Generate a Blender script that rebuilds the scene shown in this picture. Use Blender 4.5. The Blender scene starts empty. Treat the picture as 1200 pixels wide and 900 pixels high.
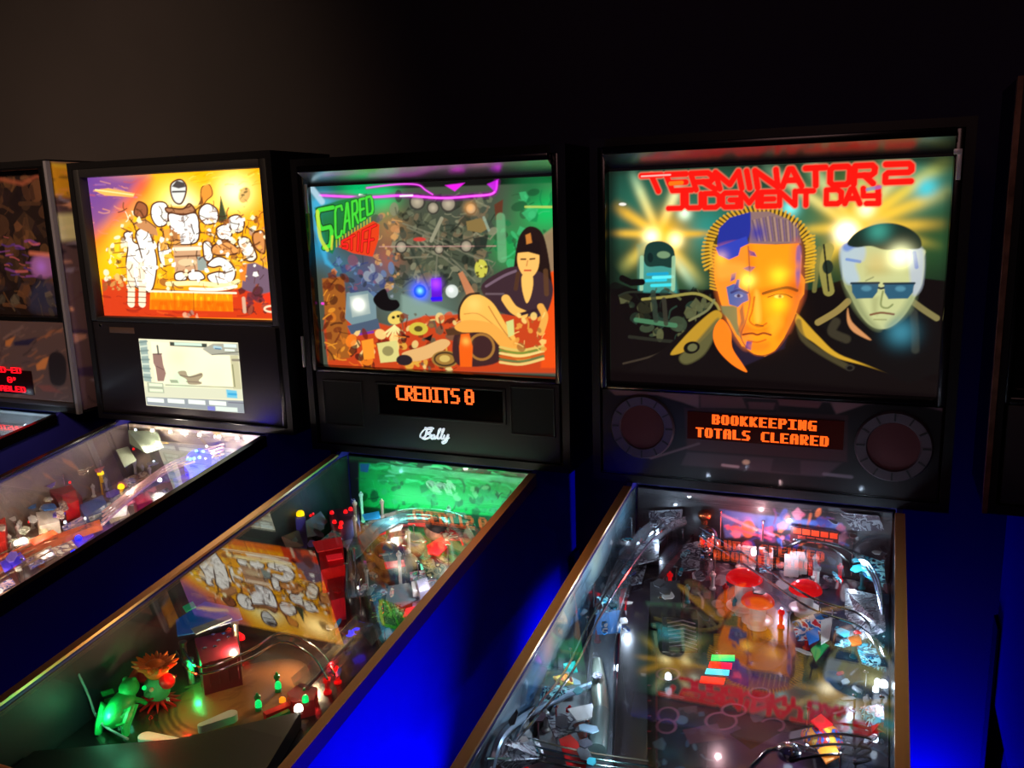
import bpy, bmesh, math, random
import numpy as np
from mathutils import Vector, Matrix
C = bpy.context.scene.collection
SC = bpy.context.scene
R = math.radians
# ------------------------------------------------------------------ colour / materials
def lin(c):
    o = []
    for v in c[:3]:
        v = v / 255.0
        o.append(v / 12.92 if v <= 0.04045 else ((v + 0.055) / 1.055) ** 2.4)
    return np.array(o)
MATS = {}
def mat(name, col=(128,128,128), rough=0.5, metal=0.0, emit=None, es=1.0, coat=0.0, noise=0.0, nscale=40.0, spec=0.5):
    if name in MATS: return MATS[name]
    m = bpy.data.materials.new(name); m.use_nodes = True
    nt = m.node_tree; b = nt.nodes['Principled BSDF']
    c = lin(col)
    b.inputs['Base Color'].default_value = (*c, 1)
    b.inputs['Roughness'].default_value = rough
    b.inputs['Metallic'].default_value = metal
    b.inputs['Specular IOR Level'].default_value = spec
    b.inputs['Coat Weight'].default_value = coat
    b.inputs['Coat Roughness'].default_value = 0.08
    if emit is not None:
        b.inputs['Emission Color'].default_value = (*lin(emit), 1)
        b.inputs['Emission Strength'].default_value = es
    if noise > 0:
        tc = nt.nodes.new('ShaderNodeTexCoord'); n = nt.nodes.new('ShaderNodeTexNoise'); r = nt.nodes.new('ShaderNodeValToRGB')
        n.inputs['Scale'].default_value = nscale; n.inputs['Detail'].default_value = 4
        r.color_ramp.elements[0].position = 0.3; r.color_ramp.elements[1].position = 0.7
        r.color_ramp.elements[0].color = (*(c * (1 - noise)), 1); r.color_ramp.elements[1].color = (*np.minimum(c * (1 + noise), 1), 1)
        nt.links.new(tc.outputs['Object'], n.inputs['Vector']); nt.links.new(n.outputs['Fac'], r.inputs['Fac'])
        nt.links.new(r.outputs['Color'], b.inputs['Base Color'])
    MATS[name] = m
    return m
def printed(name, cols, scale=18.0, rough=0.25, emit=0.0):
    """printed plastic: irregular patches of several inks"""
    if name in MATS: return MATS[name]
    m = bpy.data.materials.new(name); m.use_nodes = True
    nt = m.node_tree; b = nt.nodes['Principled BSDF']
    tc = nt.nodes.new('ShaderNodeTexCoord'); n = nt.nodes.new('ShaderNodeTexNoise'); r = nt.nodes.new('ShaderNodeValToRGB')
    n.inputs['Scale'].default_value = scale; n.inputs['Detail'].default_value = 3; n.inputs['Distortion'].default_value = 1.2
    r.color_ramp.interpolation = 'CONSTANT'
    el = r.color_ramp.elements; k = len(cols)
    for i, c in enumerate(cols):
        pos = 0.0 if i == 0 else 0.34 + 0.32 * i / k
        e = el[i] if i < 2 else el.new(pos)
        e.position = pos; e.color = (*lin(c), 1)
    nt.links.new(tc.outputs['Object'], n.inputs['Vector']); nt.links.new(n.outputs['Fac'], r.inputs['Fac'])
    nt.links.new(r.outputs['Color'], b.inputs['Base Color'])
    b.inputs['Roughness'].default_value = rough; b.inputs['Coat Weight'].default_value = 0.3
    if emit:
        nt.links.new(r.outputs['Color'], b.inputs['Emission Color']); b.inputs['Emission Strength'].default_value = emit
    MATS[name] = m
    return m
def glassy(name, tint=(255,255,255), r0=0.06, r1=1.0, rough=0.02, haze=0.0, power=5.0):
    """thin clear sheet: see-through, with an angle dependent mirror reflection"""
    if name in MATS: return MATS[name]
    m = bpy.data.materials.new(name); m.use_nodes = True
    nt = m.node_tree; nt.nodes.remove(nt.nodes['Principled BSDF']); out = nt.nodes['Material Output']
    tr = nt.nodes.new('ShaderNodeBsdfTransparent'); tr.inputs['Color'].default_value = (*lin(tint), 1)
    gl = nt.nodes.new('ShaderNodeBsdfGlossy'); gl.inputs['Roughness'].default_value = rough
    lw = nt.nodes.new('ShaderNodeLayerWeight'); lw.inputs['Blend'].default_value = 0.5     # facing = 1 - cos
    pw = nt.nodes.new('ShaderNodeMath'); pw.operation = 'POWER'; pw.inputs[1].default_value = power
    mr = nt.nodes.new('ShaderNodeMapRange'); mr.inputs['To Min'].default_value = r0; mr.inputs['To Max'].default_value = r1
    mx = nt.nodes.new('ShaderNodeMixShader')
    nt.links.new(lw.outputs['Facing'], pw.inputs[0]); nt.links.new(pw.outputs[0], mr.inputs['Value'])
    nt.links.new(mr.outputs[0], mx.inputs['Fac'])
    if haze > 0:
        df = nt.nodes.new('ShaderNodeBsdfDiffuse'); df.inputs['Color'].default_value = (*lin(tint), 1)
        m2 = nt.nodes.new('ShaderNodeMixShader'); m2.inputs['Fac'].default_value = haze
        nt.links.new(tr.outputs[0], m2.inputs[1]); nt.links.new(df.outputs[0], m2.inputs[2]); nt.links.new(m2.outputs[0], mx.inputs[1])
    else:
        nt.links.new(tr.outputs[0], mx.inputs[1])
    nt.links.new(gl.outputs[0], mx.inputs[2]); nt.links.new(mx.outputs[0], out.inputs['Surface'])
    MATS[name] = m
    return m
def artmat(name, emit=0.0, rough=0.3, coat=0.0, base=1.0):
    """ink printed on a panel, stored per vertex; emit > 0 for a panel that is lit from behind"""
    m = bpy.data.materials.new(name); m.use_nodes = True
    nt = m.node_tree; b = nt.nodes['Principled BSDF']
    a = nt.nodes.new('ShaderNodeAttribute'); a.attribute_name = 'ink'
    if base > 0: nt.links.new(a.outputs['Color'], b.inputs['Base Color'])
    else: b.inputs['Base Color'].default_value = (0.01, 0.01, 0.01, 1)
    b.inputs['Roughness'].default_value = rough; b.inputs['Coat Weight'].default_value = coat; b.inputs['Coat Roughness'].default_value = 0.05
    if emit > 0:
        nt.links.new(a.outputs['Color'], b.inputs['Emission Color']); b.inputs['Emission Strength'].default_value = emit
    return m
# ------------------------------------------------------------------ camera numbers (metres, degrees)
GZ = 1.04                                            # height of the rear edge of a playfield glass
CAM = np.array([0.2231, -1.8095, GZ + 0.6292]); YAW, PIT, ROL = R(23.2805), R(11.5624), R(-1.7417); FPX = 1015.5
def cam_axes():
    sy, cy = math.sin(YAW), math.cos(YAW)
    f = np.array([-sy * math.cos(PIT), cy * math.cos(PIT), -math.sin(PIT)]); r0 = np.array([cy, sy, 0]); u0 = np.cross(r0, f)
    return math.cos(ROL) * r0 + math.sin(ROL) * u0, -math.sin(ROL) * r0 + math.cos(ROL) * u0, f
AX = cam_axes()
def proj(p):
    d = np.asarray(p, float) - CAM; z = d @ AX[2]
    return (600 + FPX * (d @ AX[0]) / z, 450 - FPX * (d @ AX[1]) / z)
def ray_plane(px, py, o, n):
    d = AX[2] + (px - 600) / FPX * AX[0] - (py - 450) / FPX * AX[1]
    t = ((np.asarray(o, float) - CAM) @ n) / (d @ n)
    return CAM + t * d
# ------------------------------------------------------------------ mesh builder
def ring(n): return [(math.cos(2 * math.pi * i / n), math.sin(2 * math.pi * i / n)) for i in range(n)]
class MB:
    def __init__(s): s.b = bmesh.new()
    def box(s, x0, y0, z0, x1, y1, z1, bev=0.0, M=None):
        r = bmesh.ops.create_cube(s.b, size=1.0)
        T = Matrix.Translation(((x0 + x1) / 2, (y0 + y1) / 2, (z0 + z1) / 2)) @ Matrix.Diagonal((abs(x1 - x0), abs(y1 - y0), abs(z1 - z0), 1))
        if bev > 0:
            bmesh.ops.transform(s.b, matrix=T, verts=r['verts'])
            es = list({e for v in r['verts'] for e in v.link_edges})
            rb = bmesh.ops.bevel(s.b, geom=es, offset=bev, segments=2, profile=0.5, affect='EDGES')
            vs = list({v for f in rb['faces'] for v in f.verts} | {v for v in r['verts'] if v.is_valid})
            if M is not None: bmesh.ops.transform(s.b, matrix=M, verts=vs)
        else:
            bmesh.ops.transform(s.b, matrix=(M @ T) if M is not None else T, verts=r['verts'])
        return s
    def prism(s, pts, off):
        """closed polygon pts (3-D) extruded by the vector off"""
        o = Vector(off); a = [s.b.verts.new(p) for p in pts]; b = [s.b.verts.new(Vector(p) + o) for p in pts]; n = len(pts)
        s.b.faces.new(a[::-1]); s.b.faces.new(b)
        for i in range(n): s.b.faces.new((a[i], a[(i + 1) % n], b[(i + 1) % n], b[i]))
        return s
    def lathe(s, prof, M=None, n=20):
        """prof: (radius, height) list; axis = local Z"""
        rg = ring(n); rows = []
        for r, z in prof:
            if r < 1e-6: v = s.b.verts.new((0, 0, z)); rows.append([v] * n)
            else: rows.append([s.b.verts.new((r * c, r * q, z)) for c, q in rg])
        for a, b in zip(rows, rows[1:]):
            for i in range(n):
                j = (i + 1) % n; q = [a[i], a[j], b[j], b[i]]; u = []
                for v in q:
                    if v not in u: u.append(v)
                if len(u) > 2:
                    try: s.b.faces.new(u)
                    except ValueError: pass
        for row, rev in ((rows[0], True), (rows[-1], False)):
            if row[0] is not row[1]:
                s.b.faces.new(row[::-1] if rev else row)
        vs = list({v for row in rows for v in row})
        if M is not None: bmesh.ops.transform(s.b, matrix=M, verts=vs)
        return s
    def tube(s, pts, r, n=8, closed=False):
        P = [Vector(p) for p in pts]; rows = []; k = len(P); up = Vector((0, 0, 1)); prev = None
        for i, p in enumerate(P):
            a = P[i - 1] if (i > 0 or closed) else p; b = P[(i + 1) % k] if (i < k - 1 or closed) else p
            t = (b - a).normalized()
            if prev is None:
                x = t.cross(up)
                if x.length < 1e-3: x = t.cross(Vector((1, 0, 0)))
            else: x = prev - t * prev.dot(t)
            x.normalize(); y = t.cross(x); prev = x
            rr = r[i] if isinstance(r, (list, tuple)) else r
            rows.append([s.b.verts.new(p + x * (rr * c) + y * (rr * q)) for c, q in ring(n)])
        m = k if closed else k - 1
        for i in range(m):
            A, B = rows[i], rows[(i + 1) % k]
            for j in range(n): s.b.faces.new((A[j], A[(j + 1) % n], B[(j + 1) % n], B[j]))
        if not closed: s.b.faces.new(rows[0][::-1]); s.b.faces.new(rows[-1])
        return s
    def ball(s, p, rx, ry=None, rz=None, u=16, v=10, M=None):
        ry = rx if ry is None else ry; rz = rx if rz is None else rz
        r = bmesh.ops.create_uvsphere(s.b, u_segments=u, v_segments=v, radius=1.0)
        T = Matrix.Translation(p) @ (M if M is not None else Matrix.Identity(4)) @ Matrix.Diagonal((rx, ry, rz, 1))
        bmesh.ops.transform(s.b, matrix=T, verts=r['verts']); return s
    def sweep(s, pts, section, up=(0, 0, 1)):
        """open path of (x,y,z); section: list of (side, up) offsets, swept as a closed profile"""
        P = [Vector(p) for p in pts]; U = Vector(up); rows = []; n = len(section)
        for i, p in enumerate(P):
            a = P[max(i - 1, 0)]; b = P[min(i + 1, len(P) - 1)]; t = (b - a).normalized(); sd = t.cross(U).normalized(); u2 = sd.cross(t).normalized()
            rows.append([s.b.verts.new(p + sd * q[0] + u2 * q[1]) for q in section])
        for A, B in zip(rows, rows[1:]):
            for j in range(n): s.b.faces.new((A[j], A[(j + 1) % n], B[(j + 1) % n], B[j]))
        s.b.faces.new(rows[0][::-1]); s.b.faces.new(rows[-1]); return s
    def build(s, name, m, parent=None, smooth=True, loc=None):
        me = bpy.data.meshes.new(name)
        bmesh.ops.recalc_face_normals(s.b, faces=s.b.faces[:])
        s.b.to_mesh(me); s.b.free()
        if smooth and len(me.polygons):
            me.polygons.foreach_set('use_smooth', [True] * len(me.polygons))
            try: me.set_sharp_from_angle(angle=R(38))
            except Exception: pass
        o = bpy.data.objects.new(name, me); C.objects.link(o)
        for q in (m if isinstance(m, (list, tuple)) else [m]): me.materials.append(q)
        if parent is not None: o.parent = parent
        if loc is not None: o.location = loc
        return o
def inst(src, loc, parent, rz=0.0, sc=1.0, m=None, name=None):
    """one more of a part already built: copies it and its sub-parts"""
    o = src.copy(); C.objects.link(o); o.parent = parent; o.location = loc; o.rotation_euler = (0, 0, rz); o.scale = (sc, sc, sc)
    if name: o.name = name
    if m is not None:
        o.data = src.data.copy(); o.data.materials[0] = m
    for ch in src.children:
        c = ch.copy(); C.objects.link(c); c.parent = o
    return o
def tag(o, label=None, cat=None, group=None, kind=None):
    if label: o['label'] = label
    if cat: o['category'] = cat
    if group: o['group'] = group
    if kind: o['kind'] = kind
    return o
# ------------------------------------------------------------------ artwork: ink laid on a raster, then carried by the panel's vertices
def smooth_pts(P, closed, k=6):
    P = np.asarray(P, float); n = len(P); out = []
    rng = range(n) if closed else range(n - 1)
    for i in rng:
        if closed: a, b, c, d = P[(i - 1) % n], P[i], P[(i + 1) % n], P[(i + 2) % n]
        else: a, b, c, d = P[max(i - 1, 0)], P[i], P[i + 1], P[min(i + 2, n - 1)]
        for t in np.linspace(0, 1, k, endpoint=False):
            out.append(0.5 * ((2 * b) + (c - a) * t + (2 * a - 5 * b + 4 * c - d) * t ** 2 + (-a + 3 * b - 3 * c + d) * t ** 3))
    if not closed: out.append(P[-1])
    return np.array(out)
class Art:
    def __init__(s, W, H, quad, bg=(0,0,0), seed=1):
        s.W, s.H = W, H; s.img = np.tile(lin(bg), (H, W, 1)).astype(float)
        A = []; B = []
        for (x, y), (u, v) in zip(quad, ((0, 0), (W - 1, 0), (W - 1, H - 1), (0, H - 1))):
            A.append([x, y, 1, 0, 0, 0, -u * x, -u * y]); B.append(u); A.append([0, 0, 0, x, y, 1, -v * x, -v * y]); B.append(v)
        s.h = np.append(np.linalg.solve(np.array(A, float), np.array(B, float)), 1).reshape(3, 3)
        s.v = (0, 0, 1.0); s.rng = np.random.RandomState(seed)
        s.sc = None
        q = np.array(quad, float); s.sc = math.sqrt(W * H / max(1e-6, abs(0.5 * sum(q[i - 1][0] * q[i][1] - q[i][0] * q[i - 1][1] for i in range(4)))))
    def view(s, ox, oy, k): s.v = (ox, oy, k); return s
    def T(s, P):
        P = np.asarray(P, float).reshape(-1, 2); x = s.v[0] + P[:, 0] * s.v[2]; y = s.v[1] + P[:, 1] * s.v[2]
        w = s.h[2, 0] * x + s.h[2, 1] * y + 1
        return np.stack([(s.h[0, 0] * x + s.h[0, 1] * y + s.h[0, 2]) / w, (s.h[1, 0] * x + s.h[1, 1] * y + s.h[1, 2]) / w], 1)
    def _box(s, P, pad):
        x0 = max(0, int(P[:, 0].min() - pad)); x1 = min(s.W, int(P[:, 0].max() + pad) + 2); y0 = max(0, int(P[:, 1].min() - pad)); y1 = min(s.H, int(P[:, 1].max() + pad) + 2)
        if x1 <= x0 or y1 <= y0: return None
        return x0, y0, x1, y1, *np.meshgrid(np.arange(x0, x1), np.arange(y0, y1))
    @staticmethod
    def _segdist(X, Y, P, closed):
        d = np.full(X.shape, 1e9); n = len(P)
        for i in range(n if closed else n - 1):
            a, b = P[i], P[(i + 1) % n]; v = b - a; L = v @ v
            if L < 1e-9: t = 0
            else: t = np.clip(((X - a[0]) * v[0] + (Y - a[1]) * v[1]) / L, 0, 1)
            d = np.minimum(d, (X - a[0] - t * v[0]) ** 2 + (Y - a[1] - t * v[1]) ** 2)
        return np.sqrt(d)
    def _put(s, b, al, col, add=False):
        x0, y0, x1, y1 = b[:4]; I = s.img[y0:y1, x0:x1]; c = lin(col) if not isinstance(col, np.ndarray) else col
        if add: I += al[..., None] * c
        else: I[:] = I * (1 - al[..., None]) + al[..., None] * c
    def poly(s, pts, col, a=1.0, blur=0.8, sm=False, add=False):
        P = s.T(smooth_pts(pts, True) if sm else pts); bl = max(0.7, blur * s.v[2] * s.sc if blur > 1 else blur); b = s._box(P, bl)
        if b is None: return s
        X, Y = b[4], b[5]; ins = np.zeros(X.shape, bool); n = len(P)
        for i in range(n):
            (xa, ya), (xb, yb) = P[i], P[i - 1]
            if ya == yb: continue
            ins ^= ((ya > Y) != (yb > Y)) & (X < (xb - xa) * (Y - ya) / (yb - ya) + xa)
        d = s._segdist(X, Y, P, True); sd = np.where(ins, d, -d)
        s._put(b, a * np.clip(0.5 + sd / (2 * bl), 0, 1), col, add); return s
    def stroke(s, pts, w, col, a=1.0, blur=0.7, sm=False, add=False, closed=False):
        P = s.T(smooth_pts(pts, closed) if sm else pts); ww = max(0.35, w * s.v[2] * s.sc / 2); bl = max(0.6, blur * s.v[2] * s.sc if blur > 1 else blur); b = s._box(P, ww + bl + 1)
        if b is None: return s
        d = s._segdist(b[4], b[5], P, closed)
        s._put(b, a * np.clip(0.5 + (ww - d) / (2 * bl), 0, 1), col, add); return s
    def ell(s, x, y, rx, ry=None, col=(255,255,255), a=1.0, rot=0.0, blur=0.8, add=False):
        ry = rx if ry is None else ry; cr, sr = math.cos(R(rot)), math.sin(R(rot))
        return s.poly([(x + rx * c * cr - ry * q * sr, y + rx * c * sr + ry * q * cr) for c, q in ring(26)], col, a, blur, False, add)
    def oval(s, x, y, rx, ry, w, col, a=1.0, rot=0.0):
        cr, sr = math.cos(R(rot)), math.sin(R(rot))
        return s.stroke([(x + rx * c * cr - ry * q * sr, y + rx * c * sr + ry * q * cr) for c, q in ring(26)], w, col, a, closed=True)
    def glow(s, x, y, r, col, a=1.0, add=True, ry=None, p=1.0):
        P = s.T([(x, y)])[0]; rr = r * s.v[2] * s.sc; r2 = (ry if ry else r) * s.v[2] * s.sc
        b = s._box(np.array([[P[0] - 2.6 * rr, P[1] - 2.6 * r2], [P[0] + 2.6 * rr, P[1] + 2.6 * r2]]), 1)
        if b is None: return s
        d = ((b[4] - P[0]) / rr) ** 2 + ((b[5] - P[1]) / r2) ** 2
        s._put(b, a * np.exp(-d ** p), col, add); return s
    def beam(s, x0, y0, x1, y1, w0, w1, c0, c1, a=1.0):
        """ray of printed light from (x0,y0) to (x1,y1)"""
        P = s.T([(x0, y0), (x1, y1)]); k = s.v[2] * s.sc; b = s._box(P, max(w0, w1) * k + 2)
        if b is None: return s
        v = P[1] - P[0]; L = math.hypot(*v); t = ((b[4] - P[0][0]) * v[0] + (b[5] - P[0][1]) * v[1]) / (L * L)
        d = np.abs((b[4] - P[0][0]) * v[1] - (b[5] - P[0][1]) * v[0]) / L; tt = np.clip(t, 0, 1); w = (w0 + (w1 - w0) * tt) * k / 2
        al = a * np.exp(-(d / np.maximum(w, 0.4)) ** 2) * np.clip((1 - t) / 0.35, 0, 1) * (t > -0.02)
        c = lin(c0)[None, None] * (1 - tt[..., None]) + lin(c1)[None, None] * tt[..., None]
        x0_, y0_, x1_, y1_ = b[:4]; I = s.img[y0_:y1_, x0_:x1_]; I[:] = I * (1 - al[..., None]) + c * al[..., None]; return s
    def specks(s, box, n, cols, r0, r1, a=0.9, kind='mix', ang=None, blur=0.8):
        x0, y0, x1, y1 = box; g = s.rng
        for i in range(n):
            x, y = g.uniform(x0, x1), g.uniform(y0, y1); r = g.uniform(r0, r1); c = cols[g.randint(len(cols))]; th = g.uniform(0, math.pi) if ang is None else R(ang + g.uniform(-14, 14))
            k = g.randint(3) if kind == 'mix' else kind
            if k == 0: s.ell(x, y, r, r * g.uniform(.4, .9), c, a, math.degrees(th), blur)
            elif k == 1: s.stroke([(x - r * math.cos(th), y - r * math.sin(th)), (x + g.uniform(-.3, .3) * r, y + g.uniform(-.3, .3) * r), (x + r * math.cos(th), y + r * math.sin(th))], r * g.uniform(.15, .4), c, a, sm=True)
            else: s.poly([(x + r * g.uniform(.5, 1.1) * math.cos(th + q), y + r * g.uniform(.5, 1.1) * math.sin(th + q)) for q in (0, 1.3, 2.6, 4.1, 5.2)], c, a, blur)
        return s
    def word(s, text, quad, w, col, font, a=1.0, gap=0.22, blur=0.7, widths=None):
        """text between the four corners TL TR BR BL"""
        TL, TR_, BR, BL = [np.array(q, float) for q in quad]; ws = [(widths or {}).get(ch, 1.0) for ch in text]; tot = sum(ws) + gap * (len(text) - 1); x = 0
        for ch, cw in zip(text, ws):
            for pl in font.get(ch, []):
                pts = []
                for (u, v) in pl:
                    U = (x + u * cw) / tot; top = TL + (TR_ - TL) * U; bot = BL + (BR - BL) * U; pts.append(tuple(bot + (top - bot) * v))
                s.stroke(pts, w, col, a, blur)
            x += cw + gap
        return s
    def panel(s, name, m, parent, fn, thick=None, loc=None):
        """grid mesh: fn(U,V) -> arrays x,y,z with U,V in 0..1 (V downwards); a rim of depth thick closes it behind"""
        W, H = s.W, s.H; U, V = np.meshgrid(np.linspace(0, 1, W), np.linspace(0, 1, H)); X, Y, Z = fn(U, V)
        co = np.stack([X, Y, Z], -1).reshape(-1, 3); idx = np.arange(W * H).reshape(H, W)
        F = np.stack([idx[1:, :-1], idx[1:, 1:], idx[:-1, 1:], idx[:-1, :-1]], -1).reshape(-1, 4)
        col = np.concatenate([np.maximum(s.img, 0).reshape(-1, 3), np.ones((W * H, 1))], 1)
        if thick is not None:
            rim = np.concatenate([idx[0, :-1], idx[:-1, -1], idx[-1, :0:-1], idx[:0:-1, 0]]); k = len(rim); base = len(co)
            co = np.concatenate([co, co[rim] + np.array(thick)]); j = np.arange(k); j2 = (j + 1) % k
            F = np.concatenate([F, np.stack([rim[j], rim[j2], base + j2, base + j], -1)])
            col = np.concatenate([col, np.tile([.01, .01, .01, 1], (k, 1))])
        me = bpy.data.meshes.new(name); me.vertices.add(len(co)); me.vertices.foreach_set('co', co.ravel().astype(np.float32))
        me.loops.add(len(F) * 4); me.loops.foreach_set('vertex_index', F.ravel().astype(np.int32)); me.polygons.add(len(F))
        me.polygons.foreach_set('loop_start', np.arange(0, len(F) * 4, 4, dtype=np.int32))
        me.update(calc_edges=True); me.validate()
        at = me.color_attributes.new('ink', 'FLOAT_COLOR', 'POINT'); at.data.foreach_set('color', col.ravel().astype(np.float32))
        me.materials.append(m); o = bpy.data.objects.new(name, me); C.objects.link(o); o.parent = parent
        if loc is not None: o.location = loc
        return o
# ------------------------------------------------------------------ lettering
def _g(*pl): return [list(p) for p in pl]
FONT = {
 'T': _g([(0,1),(1,1)], [(.5,1),(.5,0)]), 'E': _g([(1,1),(0,1),(0,0),(1,0)], [(0,.5),(.85,.5)]),
 'R': _g([(0,0),(0,1),(.85,1),(1,.85),(1,.6),(.85,.47),(0,.47)], [(.5,.47),(1,0)]), 'M': _g([(0,0),(0,1),(.5,.25),(1,1),(1,0)]),
 'I': _g([(.5,1),(.5,0)]), 'N': _g([(0,0),(0,1),(1,0),(1,1)]), 'A': _g([(0,0),(.42,1),(.58,1),(1,0)], [(.2,.36),(.8,.36)]),
 'O': _g([(.15,1),(.85,1),(1,.85),(1,.15),(.85,0),(.15,0),(0,.15),(0,.85),(.15,1)]), 'J': _g([(1,1),(1,.15),(.85,0),(0,0)]),
 'U': _g([(0,1),(0,.15),(.15,0),(.85,0),(1,.15),(1,1)]), 'D': _g([(0,0),(0,1),(.75,1),(1,.8),(1,.2),(.75,0),(0,0)]),
 'G': _g([(1,1),(.15,1),(0,.85),(0,.15),(.15,0),(1,0),(1,.5),(.5,.5)]), 'Y': _g([(0,1),(0,.5),(1,.5)], [(1,1),(1,0),(.2,0)]),
 '2': _g([(0,1),(.9,1),(1,.88),(1,.62),(.9,.52),(.1,.52),(0,.4),(0,0),(1,0)]), 'S': _g([(1,1),(.15,1),(0,.86),(0,.62),(.15,.5),(.85,.5),(1,.38),(1,.14),(.85,0),(0,0)]),
 'C': _g([(1,.85),(.85,1),(.15,1),(0,.85),(0,.15),(.15,0),(.85,0),(1,.15)]), 'F': _g([(1,1),(0,1),(0,0)], [(0,.5),(.8,.5)]),
 'L': _g([(0,1),(0,0),(1,0)]),
}
DOTS = {
 'A': '01110 10001 10001 11111 10001 10001 10001', 'B': '11110 10001 10001 11110 10001 10001 11110', 'C': '01111 10000 10000 10000 10000 10000 01111',
 'D': '11110 10001 10001 10001 10001 10001 11110', 'E': '11111 10000 10000 11110 10000 10000 11111', 'G': '01111 10000 10000 10011 10001 10001 01111',
 'I': '11111 00100 00100 00100 00100 00100 11111', 'K': '10001 10010 10100 11000 10100 10010 10001', 'L': '10000 10000 10000 10000 10000 10000 11111',
 'N': '10001 11001 11001 10101 10011 10011 10001', 'O': '01110 10001 10001 10001 10001 10001 01110', 'P': '11110 10001 10001 11110 10000 10000 10000',
 'R': '11110 10001 10001 11110 10100 10010 10001', 'S': '01111 10000 10000 01110 00001 00001 11110', 'T': '11111 00100 00100 00100 00100 00100 00100',
 '0': '01110 10001 10001 10101 10001 10001 01110', '-': '00000 00000 00000 11111 00000 00000 00000', "'": '01100 01100 00100 01000 00000 00000 00000', ' ': '00000 ' * 7,
}
def dot_lettering(lines, origin, px, mt, parent, bold=1, adv=6, name='lettering'):
    """lit dots of a dot-matrix display as small square tiles; lines: (text, column, row) ; origin = top-left (x,y,z), px = dot pitch (x,z)"""
    on = set()
    for text, c0, r0 in lines:
        for k, ch in enumerate(text):
            for r, row in enumerate(DOTS[ch].split()):
                for c, v in enumerate(row):
                    if v == '1':
                        for b in range(bold + 1): on.add((c0 + k * adv + c + b, r0 + r))
    m = MB(); ox, oy, oz = origin
    for c, r in sorted(on):
        x = ox + c * px[0]; z = oz - r * px[1]
        m.prism([(x, oy, z), (x + px[0] * .86, oy, z), (x + px[0] * .86, oy, z - px[1] * .86), (x, oy, z - px[1] * .86)], (0, -.0006, 0))
    return m.build(name, mt, parent, smooth=False)
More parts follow.
